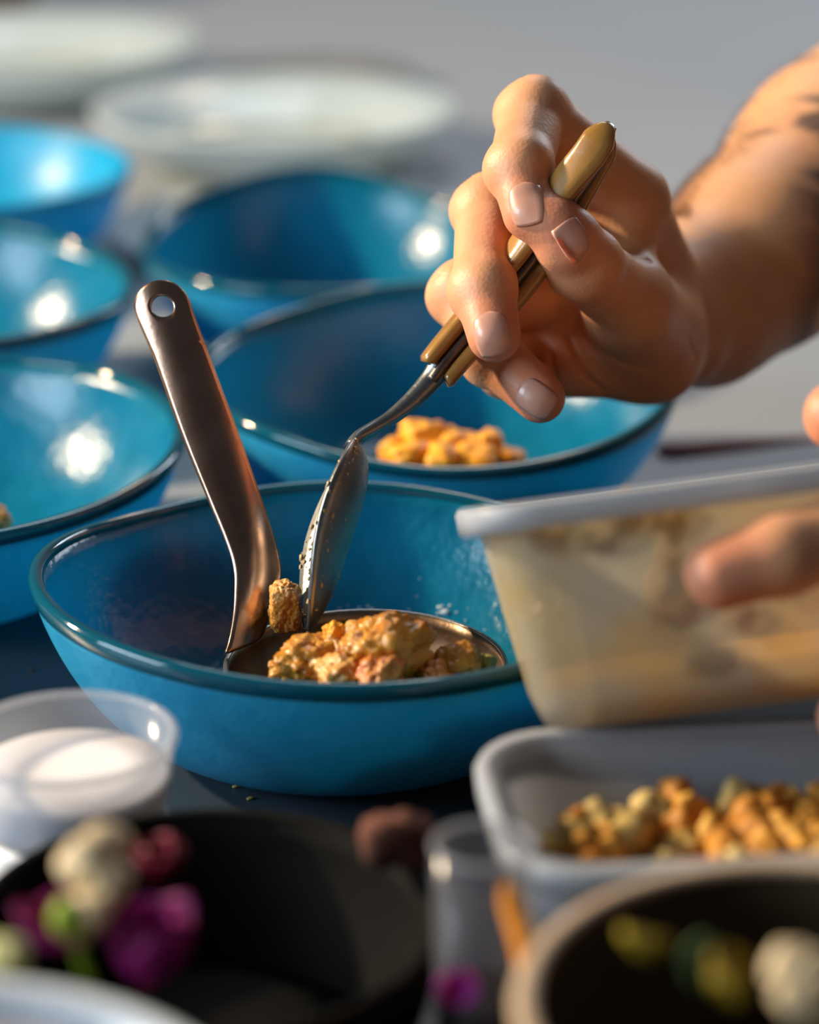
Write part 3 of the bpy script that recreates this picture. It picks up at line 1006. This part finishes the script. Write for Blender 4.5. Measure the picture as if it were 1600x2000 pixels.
# clear tube with a pink petal
cT = Vector((0.0138, 0.4300, 0))
hG = .067
t = thing('clear_tumbler', cT, 'narrow clear plastic tumbler with a pink petal, between the two dark bowls', 'tumbler')
V, Fc = lathe([(0, 0), (.0080, 0), (.0085, .001), (.0095, hG), (.0089, hG), (.0079, .003), (0, .0025)], 40, cT)
fix_normals(mesh('body', V, Fc, M['clear_grey'], t))
V, Fc = lathe([(.0092 + .0006 * math.cos(q * PI / 4), hG + .0007 * math.sin(q * PI / 4)) for q in range(8)], 40, cT, closed=True)
fix_normals(mesh('rim', V, Fc, M['clear'], t))
flower('pink_petal', at(893, 1965, .474), 3, .0062, .0036, M['pinkpetal'], 'bright pink petal inside the clear tumbler', seed=12, tilt=.9, spread=1.5, a0=-.6, cat='petal')
V, Fc = lathe([(0, .0028), (.0072, .0028), (.0079, .025), (.0081, .036), (0, .0365)], 30, cT)
tag(fix_normals(mesh('dark_filling', V, Fc, M['black_bowl'], None, True, origin=cT + Vector((0, 0, .0028)))), 'dark filling in the lower half of the clear tumbler', 'food')

# orange stick leaning on the crouton tub
pth = [Vector(p) for p in spline([at(990, 1728, .472), at(1006, 1790, .470), at(1026, 1860, .467), at(1052, 2010, .462), at(1075, 2170, .458)], 6)]
nn = len(pth)
V, Fc = sweep(pth, RT, [.0021 * (.55 + .45 * min(1, i / 3)) for i in range(nn)], [.0018] * nn, 12, 3)
tag(mesh('carrot_stick', V, Fc, M['orange'], None, True, origin=pth[-1]), 'bright orange carrot stick leaning by the corner of the crouton tub', 'food')

# contents of the brown bowl
flower('yellow_petal', at(1270, 1870, .440), 3, .0080, .0042, M['yellowpetal'], 'dull yellow petal at the left inside the brown bowl', seed=21, tilt=.5, spread=1.2, a0=2.2, cat='petal')
flower('yellow_petal', at(1440, 1960, .430), 4, .0085, .0046, M['yellowpetal'], 'larger yellow petal beside the cream blossom in the brown bowl', seed=22, tilt=.6, spread=2.2, a0=.2, cat='petal')
flower('green_leaf', at(1372, 1935, .435), 2, .0090, .0032, M['leaf'], 'small green leaf between the yellow petals in the brown bowl', seed=23, tilt=1.1, spread=.8, a0=0, cat='leaf')
t = thing('cream_blossom', at(1570, 1930, .425), 'cream coloured blossom at the right inside the brown bowl', 'flower')
for i, (x, y, d, r) in enumerate(((1545, 1890, .424, .0042), (1590, 1905, .424, .0044), (1570, 1950, .422, .0046), (1610, 1960, .424, .0044), (1540, 1930, .428, .003))):
    V, Fc = lump(41 + i, (r, r * .8, r), 2, .35, 1.6, 3)
    mesh('floret', [at(x, y, d) + q for q in V], Fc, M['creampetal'], t)
V, Fc = lathe([(0, .004), (.028, .004), (.034, .012), (.040, .030), (.03, .036), (0, .038)], 40, CB2)
tag(fix_normals(mesh('dark_leaves', V, Fc, M['brown_bowl'], None, True, origin=CB2 + Vector((0, 0, .004)))), 'dark leafy filling in the lower part of the brown bowl', 'food')
V, Fc = lathe([(0, .0038), (.022, .0038), (.028, .010), (.0295, .014), (.02, .017), (0, .018)], 40, CB1)
tag(fix_normals(mesh('dark_leaves', V, Fc, M['black_bowl'], None, True, origin=CB1 + Vector((0, 0, .0038)))), 'dark leafy filling under the petals in the black bowl', 'food')


# ------------------------------------------------------------------ person: hands and arms from a distance field
def C3(px, py, d):
    """camera-space millimetres (right, up, depth)"""
    return np.array(((px - 800) / FPX * d * 1000, -(py - 1000) / FPX * d * 1000, d * 1000.0))


def to_world(P):
    P = np.asarray(P) / 1000.0
    R3 = np.array([RT, UP, FW])
    return P @ R3 + np.array(CAM)


def from_world(p):
    q = Vector(p) - CAM
    return np.array((q.dot(RT), q.dot(UP), q.dot(FW))) * 1000.0


class Field:
    def __init__(s, xs, ys, zs):
        s.ax = (xs, ys, zs)
        s.F = np.full((len(xs), len(ys), len(zs)), 60.0, np.float32)

    def sub(s, lo, hi):
        sl = []
        for k in range(3):
            a = int(np.searchsorted(s.ax[k], lo[k]))
            b = int(np.searchsorted(s.ax[k], hi[k]))
            sl.append(slice(a, b))
        g = np.meshgrid(*(s.ax[k][sl[k]] for k in range(3)), indexing='ij', sparse=True)
        return tuple(sl), g

    def dcone(s, a, ra, b, rb, g):
        ba = b - a
        l2 = float(ba @ ba) + 1e-9
        px, py, pz = g[0] - a[0], g[1] - a[1], g[2] - a[2]
        t = np.clip((px * ba[0] + py * ba[1] + pz * ba[2]) / l2, 0, 1)
        dx, dy, dz = px - t * ba[0], py - t * ba[1], pz - t * ba[2]
        return np.sqrt(dx * dx + dy * dy + dz * dz) - (ra + (rb - ra) * t)

    def cone(s, a, ra, b, rb, k):
        m = max(ra, rb) + 14 + k
        sl, g = s.sub(np.minimum(a, b) - m, np.maximum(a, b) + m)
        if 0 in s.F[sl].shape:
            return
        d = s.dcone(a, ra, b, rb, g)
        f = s.F[sl]
        if k <= 0:
            s.F[sl] = np.minimum(f, d)
        else:
            h = np.clip(0.5 + 0.5 * (f - d) / k, 0, 1)
            s.F[sl] = f * (1 - h) + d * h - k * h * (1 - h)

    def carve(s, a, b, r, k):
        m = r + 4 + k
        sl, g = s.sub(np.minimum(a, b) - m, np.maximum(a, b) + m)
        if 0 in s.F[sl].shape:
            return
        d = -s.dcone(a, r, b, r, g)
        f = s.F[sl]
        h = np.clip(0.5 + 0.5 * (d - f) / k, 0, 1)
        s.F[sl] = f * (1 - h) + d * h + k * h * (1 - h)

    def merge(s, o, k):
        idx = o.F < 59
        xi = [np.where(idx.any(axis=tuple(q for q in range(3) if q != ax)))[0] for ax in range(3)]
        sl = tuple(slice(x[0], x[-1] + 1) for x in xi)
        f, d = s.F[sl], o.F[sl]
        h = np.clip(0.5 + 0.5 * (f - d) / k, 0, 1)
        s.F[sl] = f * (1 - h) + d * h - k * h * (1 - h)

    def sample(s, P):
        P = np.atleast_2d(P)
        I, W = [], []
        for k in range(3):
            ax = s.ax[k]
            i = np.clip(np.searchsorted(ax, P[:, k]) - 1, 0, len(ax) - 2)
            I.append(i)
            W.append(np.clip((P[:, k] - ax[i]) / (ax[i + 1] - ax[i]), 0, 1))
        r = 0
        for c in range(8):
            o = [(c >> k) & 1 for k in range(3)]
            wt = 1
            for k in range(3):
                wt = wt * (W[k] if o[k] else 1 - W[k])
            r = r + wt * s.F[I[0] + o[0], I[1] + o[1], I[2] + o[2]]
        return r

    def nets(s):
        F = s.F
        ins = F < 0
        nx, ny, nz = F.shape
        cnt = np.zeros((nx - 1, ny - 1, nz - 1), np.uint8)
        for c in range(8):
            o = [(c >> k) & 1 for k in range(3)]
            cnt += ins[o[0]:nx - 1 + o[0], o[1]:ny - 1 + o[1], o[2]:nz - 1 + o[2]]
        act = np.argwhere((cnt > 0) & (cnt < 8))
        cid = np.full(cnt.shape, -1, np.int32)
        cid[act[:, 0], act[:, 1], act[:, 2]] = np.arange(len(act))
        offs = np.array([[(c >> k) & 1 for k in range(3)] for c in range(8)])
        cv = np.stack([F[act[:, 0] + o[0], act[:, 1] + o[1], act[:, 2] + o[2]] for o in offs], 1)
        cp = np.stack([np.stack([s.ax[k][act[:, k] + o[k]] for k in range(3)], 1) for o in offs], 1)
        S = np.zeros((len(act), 3))
        n = np.zeros(len(act))
        for a in range(8):
            for k in range(3):
                b = a | (1 << k)
                if b == a:
                    continue
                va, vb = cv[:, a], cv[:, b]
                m = (va < 0) != (vb < 0)
                t = np.where(m, va / np.where(m, va - vb, 1), 0)
                S += np.where(m[:, None], cp[:, a] + (cp[:, b] - cp[:, a]) * t[:, None], 0)
                n += m
        V = S / n[:, None]
        faces = []
        for k in range(3):
            k1, k2 = (k + 1) % 3, (k + 2) % 3
            sa = [slice(None)] * 3
            sb = [slice(None)] * 3
            sa[k] = slice(0, -1)
            sb[k] = slice(1, None)
            A_, B_ = ins[tuple(sa)], ins[tuple(sb)]
            e = np.argwhere(A_ != B_)
            e = e[(e[:, k1] > 0) & (e[:, k2] > 0) & (e[:, k1] < F.shape[k1] - 1) & (e[:, k2] < F.shape[k2] - 1)]
            q = []
            for (d1, d2) in ((-1, -1), (0, -1), (0, 0), (-1, 0)):
                c = e.copy()
                c[:, k1] += d1
                c[:, k2] += d2
                q.append(cid[c[:, 0], c[:, 1], c[:, 2]])
            q = np.stack(q, 1)
            fl = A_[e[:, 0], e[:, 1], e[:, 2]]
            q[~fl] = q[~fl][:, ::-1]
            faces.append(q)
        Fq = np.concatenate(faces)
        Fq = Fq[(Fq >= 0).all(1)]
        return V, Fq

    def like(s):
        return Field(*s.ax)


def axis(lo, hi, step, far_lo=None, far_hi=None, grow=1.12, mx=5.0):
    c = list(np.arange(lo, hi, step))
    st, x = step, hi
    if far_hi is not None:
        while x < far_hi:
            c.append(x)
            st = min(st * grow, mx)
            x += st
        c.append(x)
    st, x = step, lo
    pre = []
    if far_lo is not None:
        while x > far_lo:
            st = min(st * grow, mx)
            x -= st
            pre.append(x)
    return np.array(pre[::-1] + c)


def chain(fld, pts, k, palm_k, tmp=None):
    """A finger: its own field, joined to the palm with a small blend."""
    o = fld.like()
    for (a, b) in zip(pts[:-1], pts[1:]):
        o.cone(C3(*a[:3]), a[3], C3(*b[:3]), b[3], k)
    return o


def mesh_from_field(fld):
    V, Fq = fld.nets()
    return to_world(V), Fq, V


elbR = from_world((.218, .905, .150))
shR = from_world((.425, .880, .42))
FR = Field(axis(2, 92, .75, None, 330, mx=6), axis(-2, 124, .75, -40, 420, mx=6), axis(652, 782, .75, None, 960, mx=6))
W0 = (1352, 606, .760)
MCP = {'i': (1212, 412, .713, 10.3), 'm': (1140, 488, .722, 10.3), 'r': (1095, 585, .730, 10), 'p': (1082, 680, .733, 9.2)}
BASE = {'i': (1272, 520, .747, 12), 'm': (1285, 580, .755, 12), 'r': (1282, 640, .757, 12), 'p': (1272, 690, .755, 11)}
MCP['i'] = (1226, 392, .713, 11.2)
palm = FR.like()
for q in 'imrp':
    palm.cone(C3(*BASE[q][:3]), BASE[q][3], C3(*MCP[q][:3]), MCP[q][3] - .6, 9)
for a, b in (('i', 'm'), ('m', 'r'), ('r', 'p')):
    palm.cone(C3(*MCP[a][:3]), 8.6, C3(*MCP[b][:3]), 8.6, 7)
# hypothenar and thenar pads
palm.cone(C3(1115, 712, .727), 9.0, C3(1275, 698, .744), 12.5, 9)
palm.cone(C3(1285, 640, .742), 13.0, C3(1222, 590, .703), 11.5, 8)
palm.cone(C3(1270, 690, .740), 12.5, C3(1235, 620, .712), 10.5, 8)
# web between thumb and index
palm.cone(C3(1225, 545, .706), 7.5, C3(1215, 440, .714), 7.0, 8)
# wrist and forearm (two bones)
palm.cone(C3(1300, 585, .770), 20, C3(1372, 575, .790), 21.5, 5)
palm.cone(C3(1320, 650, .765), 17, C3(1400, 610, .790), 19, 5)
palm.cone(C3(1358, 560, .786), 21, C3(1480, 470, .806), 25.0, 10)
palm.cone(C3(1385, 625, .784), 19, C3(1500, 515, .806), 24.5, 10)
palm.cone(C3(1480, 470, .806), 25.0, C3(1640, 333, .836), 34.0, 12)
palm.cone(C3(1500, 515, .806), 24.5, C3(1660, 390, .836), 31.0, 12)
palm.cone(C3(1640, 333, .836), 34, elbR, 41, 14)
palm.cone(elbR, 41, shR, 50, 16)
FING = {
    'i': [MCP['i'], (1042, 226, .694, 9.2), (1016, 325, .675, 8.3), (1033, 417, .668, 6.9)],
    'm': [MCP['m'], (955, 412, .695, 9.0), (944, 560, .672, 8.2), (965, 655, .664, 7.0)],
    'r': [MCP['r'], (905, 575, .703, 8.6), (960, 690, .693, 8.0), (1055, 777, .685, 6.8)],
    'p': [MCP['p'], (955, 650, .727, 7.6), (985, 720, .717, 7.0), (1045, 748, .709, 6.0)],
    't': [(1230, 592, .704, 11.2), (1146, 520, .677, 9.1), (1108, 470, .669, 8.5), (1086, 439, .6665, 7.5)],
}


def detail(o, pts, thumb=False):
    """knuckle swellings, finger pads and the small dips between joints"""
    P = [C3(*p[:3]) for p in pts]
    return o


for q in 'imrpt':
    fo = chain(FR, FING[q], 3.0, 3)
    pts = FING[q]
    P = [C3(*p[:3]) for p in pts]
    for i in ((1, 2) if q != 't' else (1,)):
        # knuckle: a slight swelling on the back of the joint
        t_ = P[i + 1] - P[i - 1]
        bend = P[i] - (P[i - 1] + P[i + 1]) / 2
        bend = bend / (np.linalg.norm(bend) + 1e-6)
        ax_ = np.cross(t_ / np.linalg.norm(t_), bend)
        ax_ /= np.linalg.norm(ax_) + 1e-6
        r = pts[i][3]
        c_ = P[i] + bend * r * .22
        fo.cone(c_ - ax_ * r * .28, r * .84, c_ + ax_ * r * .28, r * .84, 3)
        # skin creases across the back of the joint
        for off in ((-1.8, 0.0, 1.9) if i == 1 and q != 't' else ()):
            cc_ = P[i] + bend * (r * 1.16) + (t_ / np.linalg.norm(t_)) * off
            fo.carve(cc_ - ax_ * r * .55 - bend * r * .2, cc_, .2, .8)
            fo.carve(cc_, cc_ + ax_ * r * .55 - bend * r * .2, .2, .8)
    FING[q + '_f'] = fo
    palm.merge(fo, 2.6 if q != 't' else 4.5)
# creases of the palm and the thumb web
surf = palm


def crease(pts, r, k, towards=np.array((0, 0, 1.0))):
    """carve a groove where rays from the camera side meet the surface"""
    hits = []
    for (x, y) in pts:
        dd = np.arange(.655, .79, .0004)
        PP = np.stack([C3(x, y, d) for d in dd])
        ff = surf.sample(PP)
        i = np.argmax(ff < 0)
        if ff[i] < 0:
            hits.append(PP[i])
    for a, b in zip(hits[:-1], hits[1:]):
        if np.linalg.norm(a - b) < 16:
            surf.carve(a, b, r, k)


crease(((1100, 600), (1112, 660), (1135, 720), (1180, 765)), .5, 1.6)
crease(((1062, 640), (1075, 690), (1085, 730)), .4, 1.2)
crease(((1150, 640), (1180, 690), (1225, 715), (1265, 722)), .5, 1.8)
crease(((1235, 500), (1270, 508), (1300, 525)), .6, 1.6)
crease(((1345, 660), (1360, 700), (1362, 740)), .3, 1.5)
FR.F = palm.F
VW, FQ, VC = mesh_from_field(FR)

# ---- left hand, holding the tub
elbL = from_world((.345, .500, .165))
shL = from_world((.435, .520, .42))
FL = Field(axis(58, 190, 1.2, 40, 470, mx=6), axis(-100, 40, 1.2, -110, 420, mx=6), axis(530, 640, 1.2, 500, 760, mx=6))
pl = FL
mL = {'i': (1880, 1000, .572, 11), 'm': (1905, 1110, .576, 11), 'r': (1915, 1215, .582, 10.5), 'p': (1915, 1310, .588, 9.5)}
wL = {'i': (2190, 1030, .612, 12.5), 'm': (2195, 1090, .616, 12.5), 'r': (2195, 1150, .620, 12.5), 'p': (2190, 1200, .622, 11.5)}
for q in 'imrp':
    pl.cone(C3(*wL[q][:3]), wL[q][3], C3(*mL[q][:3]), mL[q][3], 8)
for a, b in (('i', 'm'), ('m', 'r'), ('r', 'p')):
    pl.cone(C3(*mL[a][:3]), 9.5, C3(*mL[b][:3]), 9, 6)
pl.cone(C3(2150, 1000, .610), 14, C3(2000, 930, .600), 12.5, 8)
pl.cone(C3(2180, 1090, .615), 23, C3(2290, 1100, .625), 22, 10)
pl.cone(C3(2290, 1100, .625), 22, elbL, 40, 12)
pl.cone(elbL, 40, shL, 50, 14)
LF = {
    'i': [mL['i'], (1690, 1028, .5545, 9.3), (1530, 1082, .5495, 8.6), (1408, 1122, .5495, 7.8)],
    'm': [mL['m'], (1800, 1130, .556, 9.4), (1730, 1175, .551, 8.6), (1690, 1215, .551, 7.8)],
    'r': [mL['r'], (1830, 1290, .560, 9.0), (1750, 1360, .558, 8.2), (1662, 1402, .560, 7.2)],
    'p': [mL['p'], (1860, 1400, .570, 8.2), (1800, 1450, .575, 7.4), (1730, 1470, .580, 6.4)],
    't': [(2000, 930, .600, 11.5), (1830, 850, .596, 9.6), (1640, 812, .596, 8.4)],
}
for q in 'imrpt':
    fo = chain(FL, LF[q], 3.0, 3)
    pl.merge(fo, 3.5)
VWL, FQL, VCL = mesh_from_field(FL)

t_person = thing('person', (0.50, 0.75, FZ), 'person with a tattooed forearm, gripping the spoon and holding the tilted plastic tub', 'person')
VV = np.concatenate([VW, VWL])
FF = np.concatenate([FQ, FQL + len(VW)])
me = bpy.data.meshes.new('body')
off = np.array(t_person.location)
VO = VV - off
me.vertices.add(len(VO))
me.vertices.foreach_set('co', VO.astype(np.float32).ravel())
me.loops.add(len(FF) * 4)
me.loops.foreach_set('vertex_index', FF.astype(np.int32).ravel())
me.polygons.add(len(FF))
me.polygons.foreach_set('loop_start', np.arange(0, len(FF) * 4, 4, dtype=np.int32))
me.update(calc_edges=True)
me.validate()
me.polygons.foreach_set('use_smooth', np.ones(len(me.polygons), bool))
me.materials.append(M['skin'])
# flush of blood near fingertips and knuckles, ink of the tattoo: the skin's own colours
cam_all = np.concatenate([VC, VCL])
flush = np.zeros(len(VO))
for q in 'imrpt':
    for src in (FING, LF):
        pts = src[q]
        p = C3(*pts[-1][:3])
        flush = np.maximum(flush, .75 * np.exp(-(np.linalg.norm(cam_all - p, axis=1) / 13.0) ** 2))
        for kn in pts[1:-1]:
            p = C3(*kn[:3])
            flush = np.maximum(flush, .38 * np.exp(-(np.linalg.norm(cam_all - p, axis=1) / 10.0) ** 2))
a_ = me.attributes.new('flush', 'FLOAT', 'POINT')
a_.data.foreach_set('value', flush.astype(np.float32))
ink = np.zeros(len(VO))
nR = len(VC)
e1 = C3(1352, 606, .766)
axv = elbR - e1
axl = np.linalg.norm(axv)
axv = axv / axl
s_ = (VC - e1) @ axv
sel = np.where((s_ > 20) & (s_ < axl))[0]
side = np.cross(axv, np.array((0, 0, -1.0)))
for i in sel:
    p = VC[i]
    rel = p - e1 - axv * s_[i]
    lat = float(rel @ side) / 30.0
    s0 = s_[i]
    q = Vector((s0 * .085 + 3.3, lat * 2.0, rel[2] * .03))
    n1 = noise.noise(q) + .55 * noise.noise(q * 2.3 + Vector((5, 1, 3)))
    stripes = math.sin(s0 * .40 + 7 * lat + 3.0 * noise.noise(q * .8))
    mask = 1 / (1 + math.exp(-(s0 - 49 - 26 * lat) / 4))
    val = max(0.0, min(1.0, (n1 * 1.5 + .45 * stripes + .30 - .8 * lat) * 3)) * mask
    ink[i] = val * .85
a_ = me.attributes.new('ink', 'FLOAT', 'POINT')
a_.data.foreach_set('value', ink.astype(np.float32))
body = bpy.data.objects.new('body', me)
COL.objects.link(body)
body.parent = t_person


# nails: plates laid on the finger surface
def nail(px, py, tipx, tipy, d, wmm, lmm, fld, tilt=(0, 0), depth_tip=0.0):
    c = C3(px, py, d)
    tp = C3(tipx, tipy, d + depth_tip)
    a = tp - c
    a /= np.linalg.norm(a)
    n = np.array((tilt[0], tilt[1], -1.0))
    n -= a * (n @ a)
    n /= np.linalg.norm(n)
    b = np.cross(a, n)
    V, Fc = [], []
    NU, NV = 12, 14
    for i in range(NV + 1):
        v = -1 + 2 * i / NV
        wl = (1 - abs(v) ** 4) ** .5 if v < 0 else (1 - .25 * v ** 3)
        wl = max(wl, .25)
        for j in range(NU + 1):
            u = -1 + 2 * j / NU
            vv = v + (.10 * (1 - u * u) if v > .7 else 0)
            p = c + a * vv * lmm / 2 + b * u * wl * wmm / 2
            ts = np.arange(9, -9, -.15)
            f = fld.sample(p + n[None, :] * ts[:, None])
            k = np.argmax(f < 0)
            h = ts[k] if f[k] < 0 else -2.0
            V.append((p, h, u, v))
    hs = np.array([x[1] for x in V]).reshape(NV + 1, NU + 1)
    hs = np.maximum(hs, np.median(hs) - 3.2)
    for _ in range(3):
        hp_ = np.pad(hs, 1, mode='edge')
        hs = (hp_[1:-1, 1:-1] * 2 + hp_[:-2, 1:-1] + hp_[2:, 1:-1] + hp_[1:-1, :-2] + hp_[1:-1, 2:]) / 6
    out = []
    for k, (p, h, u, v) in enumerate(V):
        hh = hs.ravel()[k] + .16 - .55 * max(0, abs(u) - .75) / .25 - (.5 * max(0, -v - .75) / .25) + .10 * max(0, v)
        out.append(p + n * hh)
    for i in range(NV):
        for j in range(NU):
            q = i * (NU + 1) + j
            Fc.append((q, q + 1, q + NU + 2, q + NU + 1))
    Wv = to_world(np.array(out))
    o = mesh('nail', [Vector(x) for x in Wv], Fc, M['nail'], t_person)
    so = o.modifiers.new('solid', 'SOLIDIFY')
    so.thickness = .0003
    so.offset = -1
    return o


nail(1029, 396, 1038, 445, .662, 9.0, 11.0, surf, (-.10, .1))
nail(961, 650, 973, 705, .658, 9.0, 11.0, surf, (-.05, .0))
nail(1046, 778, 1098, 812, .680, 8.6, 10.5, surf, (-.1, -.2))
nail(1122, 470, 1094, 424, .660, 7.2, 10.0, surf, (1.25, .35))

# hair on the upper edge of the forearm
hv, hf = [], []
rs = random.Random(9)
cand = sel[(s_[sel] > 4)]
up2 = np.array((-.64, .77, 0))
nrm_c = np.zeros((len(VC), 3))
fq = FQ
e_1 = VC[fq[:, 1]] - VC[fq[:, 0]]
e_2 = VC[fq[:, 2]] - VC[fq[:, 0]]
fn = np.cross(e_1, e_2)
for k in range(4):
    np.add.at(nrm_c, fq[:, k], fn)
nrm_c /= np.linalg.norm(nrm_c, axis=1)[:, None] + 1e-9
if np.mean(np.einsum('ij,ij->i', nrm_c[sel], VC[sel] - (e1 + axv * s_[sel][:, None]))) < 0:
    nrm_c = -nrm_c
dens = (nrm_c[cand] @ up2)
good = cand[(dens > .74) & (nrm_c[cand][:, 2] > -.45)]
pick = rs.choices(list(good), k=4200)
for i in pick:
    p = VC[i]
    n_ = nrm_c[i]
    dirv = n_ * .75 + axv * rs.uniform(-1.1, -.3) + np.array((rs.uniform(-.4, .4), rs.uniform(-.4, .4), rs.uniform(-.4, .4)))
    dirv /= np.linalg.norm(dirv)
    L = rs.uniform(3.0, 6.5)
    sd = np.cross(dirv, np.array((0.3, 0.2, 1.0)))
    sd = sd / (np.linalg.norm(sd) + 1e-9) * .032
    m1 = p + dirv * L * .55
    m2 = p + dirv * L - n_ * L * .22
    b0 = len(hv)
    hv += [p - sd, p + sd, m1 - sd * .8, m1 + sd * .8, m2]
    hf += [(b0, b0 + 1, b0 + 3, b0 + 2), (b0 + 2, b0 + 3, b0 + 4)]
hw_ = to_world(np.array(hv))
o = mesh('arm_hair', [Vector(x) for x in hw_], hf, M['hair'], t_person)
tag(o, 'fine brown hair along the forearm', kind='stuff')

# clothes and shoes (beside the frame)
FT = Field(np.arange(280, 760, 9.0), np.arange(-900, 640, 11.0), np.arange(380, 1500, 11.0))


def wc(p):
    return from_world(p)


sh = FT.like()
sh.cone(shR * .45 + elbR * .55, 56, shR, 66, 10)
sh.cone(shL * .45 + elbL * .55, 56, shL, 66, 10)
chest = wc((.47, .75, .33))
sh.cone(shR, 66, wc((.45, .70, .44)), 75, 30)
sh.cone(shL, 66, wc((.45, .70, .44)), 75, 30)
for dy in (-.07, .07):
    sh.cone(wc((.475, .70 + dy, .33)), 95, wc((.52, .72 + dy, -.05)), 95, 30)
V, Fq = sh.nets()
mesh('shirt', [Vector(x) for x in to_world(V)], Fq.tolist(), M['shirt'], t_person)
tr = FT.like()
for dy in (-.085, .085):
    tr.cone(wc((.52, .75 + dy * .8, -.08)), 98, wc((.525, .75 + dy, -.45)), 68, 20)
    tr.cone(wc((.525, .75 + dy, -.45)), 68, wc((.53, .75 + dy, -.83)), 52, 16)
V, Fq = tr.nets()
mesh('trousers', [Vector(x) for x in to_world(V)], Fq.tolist(), M['trousers'], t_person)
for dy in (-.085, .085):
    pth = [Vector((.60 - .28 * i / 8, .75 + dy, FZ + .045 - .012 * i / 8)) for i in range(9)]
    V, Fc = sweep(pth, Vector((0, 0, 1)), [.02 + .022 * math.sin(PI * min(1, (i + 1) / 8)) - .012 * (i / 8) for i in range(9)],
                  [.028 + .016 * math.sin(PI * (i + 1) / 10) for i in range(9)], 16, 2.5)
    V = [Vector((x.x, x.y, max(x.z, FZ))) for x in V]
    mesh('shoe', V, Fc, M['shoe'], t_person)
